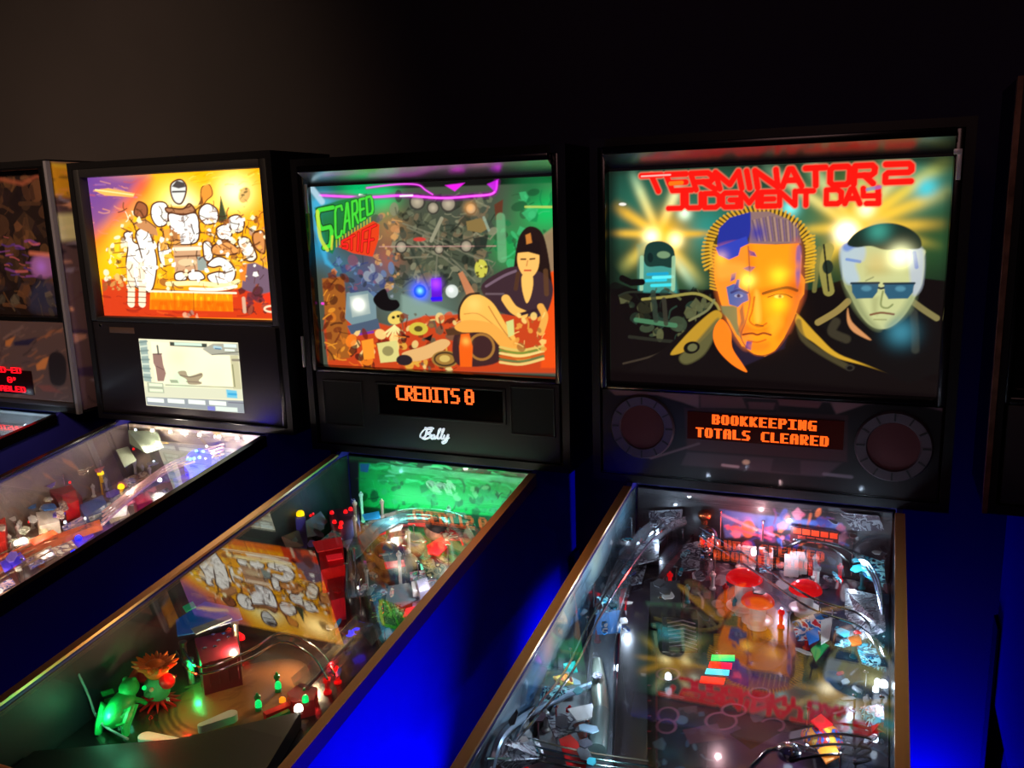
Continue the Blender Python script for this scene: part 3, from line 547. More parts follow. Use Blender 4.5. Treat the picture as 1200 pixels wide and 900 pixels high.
    for x0, c in ((455,(236,150,60)),(505,(220,150,70)),(460,(240,180,60)),(490,(170,110,60)),(436,(226,160,70))): A.poly([(x0,380+(x0%7)*26),(x0+40,370+(x0%7)*26),(x0+46,430+(x0%7)*26),(x0+6,440+(x0%7)*26)], c); A.stroke([(x0,440+(x0%7)*26),(x0+48,430+(x0%7)*26)], 6, K, .8)
    A.poly([(510,460),(650,462),(660,560),(640,610),(520,610)], (196,150,110), 1, 2); A.stroke([(516,480),(650,476)], 18, (250,226,190)); A.stroke([(520,520),(650,514)], 9, K, .8); A.ell(585,550,50,20,(214,186,140)); A.poly([(636,520),(680,520),(690,590),(640,596)], (140,150,140))
    fig([(520,610),(560,600),(580,640),(526,644)]); fig([(590,604),(650,598),(674,636),(600,646)])
    fig([(668,450),(700,440),(720,480),(712,540),(676,530)]); fig([(690,560),(740,520),(800,540),(838,600),(810,660),(720,660),(690,620),(740,600),(780,600),(760,570),(720,576)])
    A.stroke([(480,664),(640,660),(780,672),(850,650)], 24, (255,232,160), 1, sm=True); A.stroke([(400,690),(620,706),(800,700),(852,662)], 6, K, .8, sm=True); A.stroke([(600,690),(740,692),(840,676)], 16, (255,244,214), 1, sm=True)
    fig([(740,370),(790,350),(820,390),(800,430),(750,420)]); fig([(800,320),(850,300),(884,340),(866,390),(820,380)])
    fig([(716,470),(780,430),(850,470),(850,500),(780,512),(724,506)], (226,150,80)); A.stroke([(720,460),(790,440),(860,480)], 8, K, .8, sm=True); fig([(850,440),(900,420),(950,520),(900,540)], (255,240,214)); fig([(930,400),(985,390),(990,500),(940,470)], (200,130,70))
    A.specks((690,330,1010,560), 46, [K,(200,130,60),(255,236,190),(160,90,40),(240,170,70)], 5, 20, .75); A.specks((150,400,300,680), 26, [K,(255,240,210),(190,120,50)], 5, 18, .7)
    A.poly([(880,560),(940,550),(1040,600),(1048,700),(960,720),(870,690)], (108,84,100), 1, 4); A.poly([(860,570),(900,556),(890,650),(862,640)], (214,120,40)); A.specks((860,690,1000,820), 26, [(90,40,50),(150,70,50),(60,30,30)], 8, 30, .8); A.poly([(980,730),(1050,690),(1060,760),(1000,760)], (220,50,24)); A.oval(1030,795,40,16,9,(246,206,170)); A.stroke([(880,740),(886,810)], 18, (200,160,130))
    for x in (282, 340): A.stroke([(x,560),(x+6,700),(x+4,770)], 40, (250,226,190), .95); [A.stroke([(x-20,650+k*28),(x+26,652+k*28)], 6, K, .8) for k in range(5)]
    A.specks((140,620,260,700), 16, [(200,140,70),(150,80,40),(230,180,100)], 6, 22, .8)
    # title plaque
    A.poly([(388,702),(820,716),(826,810),(384,800)], (232,120,10), 1, 2); A.poly([(392,706),(818,720),(820,754),(390,746)], (255,190,20), .8, 6); A.stroke([(380,703),(840,712)], 9, (255,240,200))
    A.word('MANDALORIAN', [(402,716),(810,726),(812,802),(402,794)], 19, (206,80,0), FONT, .45, .3, 1.2, {'I': .3}); A.stroke([(616,712),(618,806)], 6, (150,60,10), .8)
    A.specks((560,812,690,846), 8, [(170,120,100),(110,60,50),(220,160,120)], 8, 22, .8)
    A.specks((240,250,990,690), 210, [K,(120,70,40),(60,36,24)], 8, 26, .85, 1); A.specks((240,300,990,690), 70, [(255,250,236),(255,240,190)], 6, 18, .9, 2)
    A.specks((600,70,1040,150), 30, [(255,206,30),(240,140,0),(255,226,90)], 8, 30, .5, 1, -14)
    return A
def art_dim():
    """unlit picture of the machine at the far left"""
    A = Art(240, 190, [(-170,212),(48,208),(74,378),(-170,392)], (35,27,27), 8); A.view(0, 0, 1)
    A.specks((-170,210,72,375), 260, [(63,48,39),(79,56,42),(42,31,35),(96,69,46),(29,23,27),(113,77,54)], 4, 18, .6)
    A.stroke([(-20,216),(14,222),(34,215),(56,216)], 5, (151,84,63), .6, 2); A.specks((-20,280,34,330), 26, [(126,71,159),(189,100,109),(84,54,147)], 3, 10, .7, 1, 4)
    A.poly([(28,304),(48,302),(58,316),(52,328),(28,328),(22,316)], (155,105,176), .9, 3, sm=True); A.stroke([(22,300),(60,302)], 5, (218,130,105), .7, 2); A.glow(37, 316, 8, (176,121,255), .8, add=False)  # violet marks here and above: a reflection put into the picture's ink
    A.poly([(20,350),(36,334),(60,340),(66,372),(20,376)], (50,54,84), .8, 4, sm=True); A.specks((-160,330,70,380), 60, [(84,79,71),(46,42,50),(121,109,92)], 3, 12, .5)
    return A
def art_lcd():
    A = Art(180, 130, [(168,397),(283.5,401.5),(282.5,482.5),(168,475.5)], (232,226,190), 2); A.view(150, 380, 0.13333)
    A.poly([(240,150),(980,200),(920,540),(240,520)], (255,244,206), 1, 6); A.glow(470, 300, 120, (255,222,176), .7, add=False); A.glow(460,470,130,(214,240,196),.9,add=False); A.glow(780,460,130,(246,250,196),.8,add=False); A.glow(570,320,50,(255,250,200),.8,add=False)
    A.poly([(140,140),(205,140),(205,510),(140,500)], (150,170,160)); [A.stroke([(140,160+k*38),(206,150+k*40)], 16, [(120,140,134),(206,216,196)][k % 2], .9) for k in range(9)]
    A.poly([(245,262),(325,258),(330,360),(345,430),(318,500),(262,500),(258,380),(244,340)], (150,116,104), 1, 2); A.stroke([(296,190),(298,262)], 16, (90,96,88)); A.stroke([(250,262),(325,260)], 10, (96,70,66)); A.stroke([(270,370),(330,400)], 8, (110,80,76))
    A.poly([(410,155),(735,170),(735,205),(410,190)], (66,72,62)); A.poly([(450,158),(690,168),(690,192),(450,184)], (206,230,206))
    A.poly([(690,215),(790,170),(1000,170),(1000,270),(760,265)], (166,164,146)); A.poly([(880,170),(990,175),(990,205),(880,200)], (214,232,220)); A.poly([(885,215),(970,220),(970,235),(885,232)], (230,244,226)); A.stroke([(800,200),(850,206)], 26, (170,200,206)); A.stroke([(805,212),(850,216)], 10, (70,110,140)); A.stroke([(770,265),(1000,240)], 8, (110,108,96))
    A.poly([(925,270),(995,270),(995,600),(925,560)], (196,190,150)); A.stroke([(938,350),(938,540)], 8, (120,120,80)); A.stroke([(945,310),(1000,310)], 20, (140,130,110))
    A.poly([(455,415),(520,408),(540,452),(600,440),(660,422),(668,452),(630,490),(650,520),(540,524),(520,480),(470,450)], (166,150,120), 1, 2, sm=True); A.stroke([(470,445),(560,460),(660,436)], 9, (110,96,80), .9, sm=True); A.poly([(370,485),(440,488),(450,514),(380,514)], (150,160,130), .9, 3); A.stroke([(520,500),(650,506)], 9, (120,104,90), .8)
    A.poly([(140,545),(1000,560),(1000,650),(140,640)], (214,214,184), 1, 3); A.stroke([(330,532),(925,548)], 7, (140,136,116)); A.poly([(860,565),(950,575),(950,640),(860,635)], (110,190,214)); A.stroke([(880,604),(940,606)], 20, (60,160,204))
    A.poly([(165,510),(310,515),(310,605),(165,600)], (170,176,150)); [A.poly([(180,518+k*48),(300,524+k*48),(300,548+k*48),(180,544+k*48)], (226,236,200)) for k in (0,1)]
    A.poly([(140,640),(1000,660),(1000,770),(140,712)], (146,152,156), 1, 2); [A.poly([(150+k*183,648+k*5),(298+k*183,656+k*5),(298+k*183,690+k*6),(150+k*183,682+k*6)], (240,246,232)) for k in range(4)]
    A.poly([(680,712),(745,716),(745,756),(680,750)], (120,124,196)); A.poly([(750,712),(940,722),(940,760),(750,750)], (216,228,214)); A.stroke([(870,676),(1000,682)], 9, (110,106,120))
    return A
def art_tiger(W, H, quad, view, seed):
    """dark patterned print with tan and grey flashes, used on the far left machine"""
    A = Art(W, H, quad, (36,26,27), seed); A.view(*view)
    return A
# ------------------------------------------------------------------ shared materials
BLACK = mat('black_laminate', (13,12,14), 0.42, spec=0.4)
BLACKGLOSS = mat('black_gloss_plastic', (10,9,10), 0.22)
BLACKMATTE = mat('black_moulded_plastic', (22,21,23), 0.6)
GRILLE = mat('black_grille_cloth', (12,12,13), 0.85)
CABINET = mat('dark_cabinet_print', (44,44,150), 0.45, noise=0.25, nscale=3.0)
STEEL = mat('brushed_steel', (190,188,186), 0.30, 1.0)
CHROME = mat('chrome', (215,215,218), 0.12, 1.0)
DARKSTEEL = mat('dark_steel', (70,70,74), 0.4, 1.0)
LIP = mat('polished_lip', (130,124,126), 0.30, 1.0)
BRASS = mat('bronze_rail', (255,206,152), 0.42, 1.0)
GLASS = glassy('playfield_glass', r0=0.10, r1=1.0, rough=0.0, power=3.2)
CLEAR = glassy('clear_plastic', (232,236,240), r0=0.06, rough=0.05, haze=0.05, power=3.0)
BGGLASS = glassy('backglass_pane', r0=0.02, rough=0.0)
WHITEP = mat('white_plastic', (214,214,206), 0.3)
RUBBER_W = mat('white_rubber', (200,198,190), 0.6); RUBBER_B = mat('black_rubber', (18,18,20), 0.6); RUBBER_R = mat('red_rubber', (190,20,24), 0.5)
def glowmat(name, c, es): return mat(name, c, 0.3, emit=c, es=es)
L_WHITE = glowmat('lamp_white', (255,244,226), 5.0); L_COOL = glowmat('lamp_cool_white', (215,235,255), 5.0); L_RED = glowmat('lamp_red', (255,16,24), 1.6); L_BLUE = glowmat('lamp_blue', (10,30,255), 3.0)
L_GREEN = glowmat('lamp_green', (0,230,110), 1.3); L_YEL = glowmat('lamp_yellow', (255,214,0), 1.8); L_ORANGE = glowmat('lamp_orange', (255,140,20), 1.6); L_CYAN = glowmat('lamp_cyan', (90,220,235), 1.2)
D_ORANGE = glowmat('plasma_orange', (255,92,20), 1.7); D_RED = glowmat('led_red', (255,10,26), 1.8)
RED = mat('red_plastic', (200,16,20), 0.25, coat=.5); BLUE = mat('blue_plastic', (16,110,190), 0.3, coat=.3); GREEN = mat('green_plastic', (10,150,70), 0.3, coat=.3); TEAL = mat('teal_plastic', (40,150,160), 0.3, coat=.3)
CREAM = mat('cream_plastic', (206,190,150), 0.4); GREY = mat('grey_plastic', (120,124,124), 0.4); DARK = mat('charcoal_plastic', (26,25,28), 0.45); TAN = mat('tan_plastic', (160,130,84), 0.45)
CLEARRED = mat('translucent_red', (230,10,14), 0.12, emit=(255,10,16), es=0.5, coat=.6); PURPLE = mat('purple_plastic', (70,50,160), .35); MAROON = mat('maroon_plastic', (90,14,34), .35, coat=.3); YELLOW = mat('yellow_plastic', (230,180,20), .35)
ORANGEP = mat('orange_plastic', (226,104,22), .4); PINK = mat('pink_plastic', (214,110,120), .35)
SLOPE, PSL, PDEP = 0.1483, 0.115, 0.17
def light(kind, loc, col, power, parent=None, size=0.02, rot=None, name='lamp', spread=None):
    d = bpy.data.lights.new(name, kind); d.color = tuple(lin(col) / max(lin(col).max(), 1e-6)); d.energy = power
    if kind == 'AREA': d.shape = 'RECTANGLE'; d.size, d.size_y = size if isinstance(size, tuple) else (size, size)
    else: d.shadow_soft_size = size
    if spread: d.spread = spread
    o = bpy.data.objects.new(name, d); C.objects.link(o); o.location = loc
    if rot: o.rotation_euler = rot
    if parent: o.parent = parent
    return o
class Machine:
    def __init__(s, label, X, Y, Z, gw=0.54, cab=CABINET, rail=BRASS, box_w=0.72, box_top=0.765, win=(0.667, 0.461, 0.236), depth=0.26, leg=DARKSTEEL, frame=BLACKGLOSS, front=0.02):
        s.X, s.Y, s.g, s.gw = X, Y, GZ + Z, gw; s.hw = gw / 2 + 0.015; s.win = win; s.bw = box_w; s.fy = front; s.ay = front + 0.031; s.P = {}; s._top = box_top
        r = bpy.data.objects.new('pinball_machine', None); r.empty_display_size = .1; C.objects.link(r); r.location = (X, Y, 0); s.r = r
        tag(r, label, 'pinball machine', 'pinball machines in a row')
        g = s.g; hw = s.hw; L = 1.15
        # cabinet: two profiled sides, front, back, bottom and the shelf under the backbox
        prof = [(0.29, 0.56), (0.29, g + .008), (0.015, g + .008), (0.0, g), (-L, g - SLOPE * L), (-L, 0.545)]
        m = MB()
        for sx in (-1, 1):
            x0 = sx * hw; m.prism([(x0, y, z) for y, z in prof], (-sx * 0.012, 0, 0))
        m.box(-hw + .012, -L, 0.545, hw - .012, -L + .019, g - SLOPE * L); m.box(-hw + .012, .27, .56, hw - .012, .289, g + .008)
        m.prism([(-hw + .012, -L + .019, .548), (hw - .012, -L + .019, .548), (hw - .012, .27, .563), (-hw + .012, .27, .563)], (0, 0, .012))
        m.box(-hw + .012, .055, g - .006, hw - .012, .27, g + .008)
        m.build('cabinet', cab, r)
        for sx in (-1, 1):
            for y, zt in ((-L + .03, .72), (.26, .74)):
                l = MB(); x = sx * (hw + .003); yy = y
                oy = -.04 if y < -.5 else .035
                l.prism([(x, yy - .035, zt), (x, yy + .035, zt), (x, yy + .035 + oy * .3, .40), (x, yy + .018 + oy, .05), (x, yy - .018 + oy, .05), (x, yy - .035 + oy * .3, .40)], (sx * .005, 0, 0))
                e = -.035 if y < -.5 else .035
                l.prism([(x, yy + e, zt), (x - sx * .06, yy + e, zt), (x - sx * .02, yy + e * .5 + oy, .05), (x, yy + e * .5 + oy, .05)], (0, e * .14, 0))
                l.lathe([(.008, .03), (.008, .055)], Matrix.Translation((x, yy + oy, 0)), 10); l.lathe([(.0, 0), (.028, 0), (.028, .008), (.012, .03), (0, .032)], Matrix.Translation((x, yy + oy, 0)), 14)
                l.build('leg', leg, r)
        # steel side rails with a folded lip, lockdown bar
        for sx in (-1, 1):
            k = MB(); xi = sx * (gw / 2 + .0005); xo = sx * (hw + .0025)
            for a, b, z0, z1 in ((xi, xo, .002, .0075),):
                k.prism([(a, -1.09, -SLOPE * 1.09 + z0), (b, -1.09, -SLOPE * 1.09 + z0), (b, -.002, z0 - .0003), (a, -.002, z0 - .0003)], (0, 0, z1 - z0))
            k.prism([(xo, -1.09, -SLOPE * 1.09 + .0075), (xo, -1.09, -SLOPE * 1.09 - .022), (xo, -.002, -.022), (xo, -.002, .0075)], (sx * .0015, 0, 0))
            k.build('side_rail', rail, r, loc=(0, 0, g))
        m = MB(); m.box(-hw - .005, -1.165, -.012, hw + .005, -1.09, .012, .006, Matrix.Translation((0, 0, g - SLOPE * 1.09)) @ Matrix.Translation((0, -1.1, 0)) @ Matrix.Rotation(math.atan(SLOPE), 4, 'X') @ Matrix.Translation((0, 1.1, 0))); m.build('lockdown_bar', rail, r)
        # glass
        m = MB(); x = gw / 2 + .003; m.prism([(-x, -1.088, g - SLOPE * 1.088 - .004), (x, -1.088, g - SLOPE * 1.088 - .004), (x, -.004, g - .0046), (-x, -.004, g - .0046)], (0, 0, .003)); m.build('playfield_glass', GLASS, r, smooth=False)
        # backbox shell
        w2 = box_w / 2; top = g + box_top; d = front + depth; zb = g + .0085; t = .018; m = MB()
        m.box(-w2, front, zb, -w2 + t, d, top); m.box(w2 - t, front, zb, w2, d, top); m.box(-w2 + t, front, top - t, w2 - t, d, top); m.box(-w2 + t, front, zb, w2 - t, d, zb + t); m.box(-w2 + t, d - .012, zb + t, w2 - t, d, top - t)
        m.build('backbox', BLACK, r)
    def pt(s, px, py, h=0.0):
        """point h above the playfield seen at this place in the photograph, in the machine's own frame"""
        o = np.array([s.X, s.Y, s.g - PDEP + h]); P = ray_plane(px, py, o, np.array([0, -PSL, 1.0])); off = np.array([s.X, s.Y, 0]); xm = s.gw / 2 - .010
        ok = lambda q: abs(q[0]) <= xm and -1.055 <= q[1] <= .030 and q[2] <= s.g + SLOPE * min(q[1], 0) - .014
        q = P - off
        if not ok(q):                                    # the sight line meets a wall first: stay inside the cabinet, further up that line
            for k in range(1, 200):
                c = P + (CAM - P) * (k * .002) - off
                if ok(c): return c
            q[0] = min(max(q[0], -xm), xm); q[1] = min(max(q[1], -1.055), .03); q[2] = s.pz(q[1], h); q[2] = min(q[2], s.g + SLOPE * min(q[1], 0) - .014)
        return q
    def vp(s, px, py, y):
        return ray_plane(px, py, np.array([s.X, s.Y + y, 0]), np.array([0, 1.0, 0])) - np.array([s.X, s.Y, 0])
    def pz(s, y, h=0.0): return s.g - PDEP + PSL * y + h
    def frame(s, lip=True, m=BLACKGLOSS, lipm=None):
        """moulded surround of the backglass, with a sloped polished lip above the picture"""
        w, h, z0 = s.win; g = s.g; w2 = s.bw / 2 - .018; a = w / 2; top = g + z0 + h; f = s.fy + .001; b = s.ay + .012; k = MB()
        ceil_z = s.ceil
        k.box(-w2, f, g + z0 - .012, -a, b, ceil_z, .003); k.box(a, f, g + z0 - .012, w2, b, ceil_z, .003)
        k.box(-a, f - (.022 if lip else 0), top + (.034 if lip else 0.0), a, b, ceil_z, .003); k.box(-a, f, g + z0 - .014, a, b, g + z0, .003)
        o = k.build('backglass_frame', m, s.r)
        if lip:
            k = MB(); k.prism([(-a, f - .021, top + .0335), (-a, b, top + .0335), (-a, b, top + .006), (-a, b - .010, top + .006)], (2 * a, 0, 0)); k.build('sloped_lip', lipm or LIP, o); MB().box(-a, b - .011, top - .001, a, b, top + .0062).build('lip_edge', BLACKMATTE, o)
        return o
    @property
    def ceil(s): return s.g + s._top - .018
    def backglass(s, art, emit, name='backglass'):
        w, h, z0 = s.win; g = s.g; y = s.ay
        return art.panel(name, artmat(name + '_ink', emit, .12, .0, base=0 if emit > 0 else 1), s.r, lambda U, V: (-w / 2 + U * w, y + 0 * U, g + z0 + h - V * h), (0, .004, 0))
    def playfield(s, art, rough=.25, name='playfield'):
        y0, y1, w = .040, -1.07, s.gw / 2; g = s.g
        return art.panel(name, artmat('playfield_ink', 0, rough, .5), s.r, lambda U, V: (-w + U * 2 * w, y0 + V * (y1 - y0), g - PDEP + PSL * (y0 + V * (y1 - y0))), (0, 0, -.013))
    def pfquad(s):
        y0, y1, w = .040, -1.07, s.gw / 2; P = [(-w, y0), (w, y0), (w, y1), (-w, y1)]
        return [proj((s.X + x, s.Y + y, s.pz(y))) for x, y in P]
    def backpanel(s, art, emit=0.0, rough=.4):
        w = s.gw / 2 - .002; y = .041; z1 = s.g - .008; z0 = s.pz(y) + .001
        return art.panel('back_panel', artmat('back_panel_ink', emit, rough, .3), s.r, lambda U, V: (-w + U * 2 * w, y + 0 * U, z1 + V * (z0 - z1)), (0, .008, 0))
    def bpquad(s):
        w = s.gw / 2 - .002; y = .041; z1 = s.g - .008; z0 = s.pz(y) + .001
        return [proj((s.X + x, s.Y + y, z)) for x, z in ((-w, z1), (w, z1), (w, z0), (-w, z0))]
    def wallart(s, side, art, rough=.25, coat=.5):
        x = side * (s.gw / 2 + .0018)
        def fn(U, V):
            y = .0405 - U * 1.09; zt = s.g - .007 + SLOPE * np.minimum(y, 0); zb = s.pz(y) - .012
            return x + 0 * U, y, zt + V * (zb - zt)
        return art.panel('inner_side_panel', artmat('inner_side_ink', 0, rough, coat), s.r, fn, (side * .001, 0, 0))
    def wallquad(s, side):
        x = side * (s.gw / 2 + .0018); P = []
        for U, V in ((0, 0), (1, 0), (1, 1), (0, 1)):
            y = .0405 - U * 1.09; zt = s.g - .007 + SLOPE * min(y, 0); zb = s.pz(y) - .012; P.append(proj((s.X + x, s.Y + y, zt + V * (zb - zt))))
        return P
    # ---- playfield furniture (every piece is its own part)
    def part(s, mb, name, m, loc=None, parent=None): return mb.build(name, m, parent or s.r, loc=loc)
    def post(s, p, h=.028, m=None, r=.005):
        p = np.array(p, float); p[2] = s.pz(p[1]); k = 'post%s%.3f%.3f' % (m.name if m else '', h, r)
        if k in s.P: return inst(s.P[k], p, s.r)
        o = MB().lathe([(0, 0), (r * 1.3, 0), (r * 1.3, .003), (r * .75, .006), (r * .75, h - .010), (r * 1.2, h - .007), (r * 1.2, h - .002), (r * .6, h), (r * .35, h + .004), (0, h + .004)], None, 12).build('post', m or WHITEP, s.r, loc=p)
        s.P[k] = o; return o
    def lamp(s, p, r=.008, m=None, h=.012):
        m = m or L_WHITE; k = 'lamp%s%.4f' % (m.name, r)
        if k in s.P: return inst(s.P[k], p, s.r)
        o = MB().lathe([(0, 0), (r, 0), (r, h * .35), (r * .92, h * .7), (r * .55, h), (0, h * 1.08)], None, 14).build('lamp', m, s.r, loc=p)
        s.P[k] = o; return o
    def plastic(s, px, h, m, th=.0025, name='plastic'):
        P = [s.pt(x, y, h) for x, y in px]; return MB().prism(P, (0, 0, th)).build(name, m, s.r, smooth=False)
    def block(s, px, h0, h1, m, name='block', loc=None):
        """solid standing on the playfield whose top outline is seen at px"""
        P = [s.pt(x, y, h1) for x, y in px]; zm = min(q[2] - s.pz(q[1]) for q in P); return MB().prism(P, (0, 0, -max(h1 - h0, zm if h0 == 0 else 0))).build(name, m, s.r, smooth=False)
    def bumper(s, px, py, h=.055, r=.034, cap=None, skirt=None, body=None):
        p = s.pt(px, py, h); p[2] -= h
        o = MB().lathe([(0, 0), (r * .62, 0), (r * .62, .008), (r * .5, .010), (r * .5, h - .010), (r * .7, h - .006), (0, h - .006)], None, 24).build('pop_bumper', body or WHITEP, s.r, loc=p)
        MB().lathe([(0, .010), (r * .95, .0135), (r * .95, .0155), (r * .5, .019), (0, .019)], None, 24).build('bumper_skirt', skirt or WHITEP, o)
        MB().lathe([(0, h - .006), (r * .9, h - .006), (r, h - .003), (r * .97, h + .002), (r * .8, h + .009), (r * .5, h + .0145), (r * .22, h + .0165), (0, h + .017)], None, 28).build('bumper_cap', cap or CLEARRED, o)
        return o
    def wire(s, px, hs, r=.0022, m=None, name='wire_rail'):
        P = [s.pt(x, y, h) for (x, y), h in zip(px, hs)]; P = smooth_pts(P, False, 6); return MB().tube(P, r, 7).build(name, m or CHROME, s.r)
    def ramp(s, px, hs, w=.05, wall=.022, m=None, name='ramp'):
        P = smooth_pts([s.pt(x, y, h) for (x, y), h in zip(px, hs)], False, 6); a = w / 2; t = .0022
        return MB().sweep(P, [(-a, wall), (-a, 0), (a, 0), (a, wall), (a - t, wall), (a - t, t), (-a + t, t), (-a + t, wall)]).build(name, m or CLEAR, s.r)
    def flipper(s, px, py, tipx, tipy, m=None, h=.02):
        a = s.pt(px, py, h); b = s.pt(tipx, tipy, h); d = Vector(b) - Vector(a); L = d.length; th = math.atan2(d.y, d.x)
        pts = [(.012 * math.cos(t), .012 * math.sin(t), 0) for t in np.linspace(math.pi / 2, 1.5 * math.pi, 9)] + [(L + .006 * math.cos(t), .006 * math.sin(t), 0) for t in np.linspace(-math.pi / 2, math.pi / 2, 7)]
        o = MB().prism(pts, (0, 0, .014)).build('flipper', m or WHITEP, s.r, loc=(a[0], a[1], a[2] - .014)); o.rotation_euler = (0, 0, th); return o
    def target(s, px, py, m, w=.026, hh=.03, rz=0.0, h=.0):
        p = s.pt(px, py, h); p[2] = s.pz(p[1], h); k = MB(); k.box(-w / 2, -.002, .004, w / 2, .002, hh, .002); k.box(-.004, .002, 0, .004, .005, hh * .6)
        o = k.build('target', m, s.r, loc=p); o.rotation_euler = (0, 0, rz); return o
    def insert(s, px, h=.0015, m=None, name='insert'):
        """flat lens let into the playfield, outline seen at px"""
        P = [s.pt(x, y, h) for x, y in px]; return MB().prism(P, (0, 0, -.003)).build(name, m or L_WHITE, s.r, smooth=False)
    def ringlens(s, px, py, r, m, h=.001):
        p = s.pt(px, py, h); k = 'ring%s%.4f' % (m.name, r)
        if k in s.P: return inst(s.P[k], p, s.r)
        o = MB().lathe([(0, -.003), (r, -.003), (r, 0), (r * .86, .0012), (r * .8, .0003), (0, .0003)], None, 24).build('insert', m, s.r, loc=p); s.P[k] = o; return o
    def clutter(s, seed, n, area, mats, hs=(.02, .09), size=(4, 12), limit=None, name='plastic'):
        """small printed plastics overlapping each other at several heights"""
        g = random.Random(seed); k = 0
        while k < n:
            x, y = g.uniform(area[0], area[2]), g.uniform(area[1], area[3])
            if limit and not limit(x, y): continue
            k += 1; th = g.uniform(0, 3.14); a, b = g.uniform(*size), g.uniform(*size) * .55; h = g.uniform(*hs); m = g.choice(mats)
            c, q = math.cos(th), math.sin(th); pts = [(x + a*u*c - b*v*q, y + (a*u*q + b*v*c) * .7) for u, v in ((-1,-.5),(-.6,-1),(.7,-.9),(1,.1),(.5,1),(-.8,.7))]
            p0 = s.pt(x, y, h); dz = p0[2]; P = [np.array([q_[0], q_[1], dz]) for q_ in (ray_plane(px_, py_, np.array([0, 0, dz]), np.array([0, 0, 1.0])) - np.array([s.X, s.Y, 0]) for px_, py_ in pts)]
            xm = s.gw / 2 - .008
            for q_ in P: q_[0] = min(max(q_[0], -xm), xm); q_[1] = min(max(q_[1], -1.06), .032)
            MB().prism(P, (0, 0, .002)).build(name, m, s.r, smooth=False)
    def screw(s, px, py, h=.03):
        p = s.pt(px, py, h); k = 'screw%.3f' % h
        if k in s.P: return inst(s.P[k], p, s.r)
        o = MB().lathe([(.0016, -h), (.0016, 0), (.0042, 0), (.0044, .0016), (.002, .003), (0, .0032)], None, 10).build('screw', CHROME, s.r, loc=p); s.P[k] = o; return o
    def legstand(s, px, py, h): return s.post(s.pt(px, py, 0), h)
    def front_end(s, apron):
        """flippers, sling plastics and apron at the player's end"""
        for sx in (-1, 1):
            p = (sx * .095, -.80, s.pz(-.80, .003)); th = R(200) if sx > 0 else R(-20)
            o = MB().prism([(.012 * math.cos(t), .012 * math.sin(t), 0) for t in np.linspace(math.pi / 2, 1.5 * math.pi, 9)] + [(.072 + .006 * math.cos(t), .006 * math.sin(t), 0) for t in np.linspace(-math.pi / 2, math.pi / 2, 7)], (0, 0, .016)).build('flipper', WHITEP, s.r, loc=p); o.rotation_euler = (math.atan(PSL), 0, th)
            P = [(sx * .125, -.72), (sx * .185, -.62), (sx * .185, -.70)]; MB().prism([(x, y, s.pz(y, .034)) for x, y in P], (0, 0, .0025)).build('slingshot_plastic', apron, s.r, smooth=False)
            for x, y in P: s.post((x * .97, y, 0), .032, RED, .006)
        k = MB(); Q = [(-.25, -1.06), (.25, -1.06), (.25, -.90), (.12, -.94), (.05, -.96), (-.05, -.96), (-.12, -.94), (-.25, -.90)]; k.prism([(x, y, s.pz(y, .001)) for x, y in Q], (0, 0, .03)); k.build('apron', apron, s.r, smooth=False)
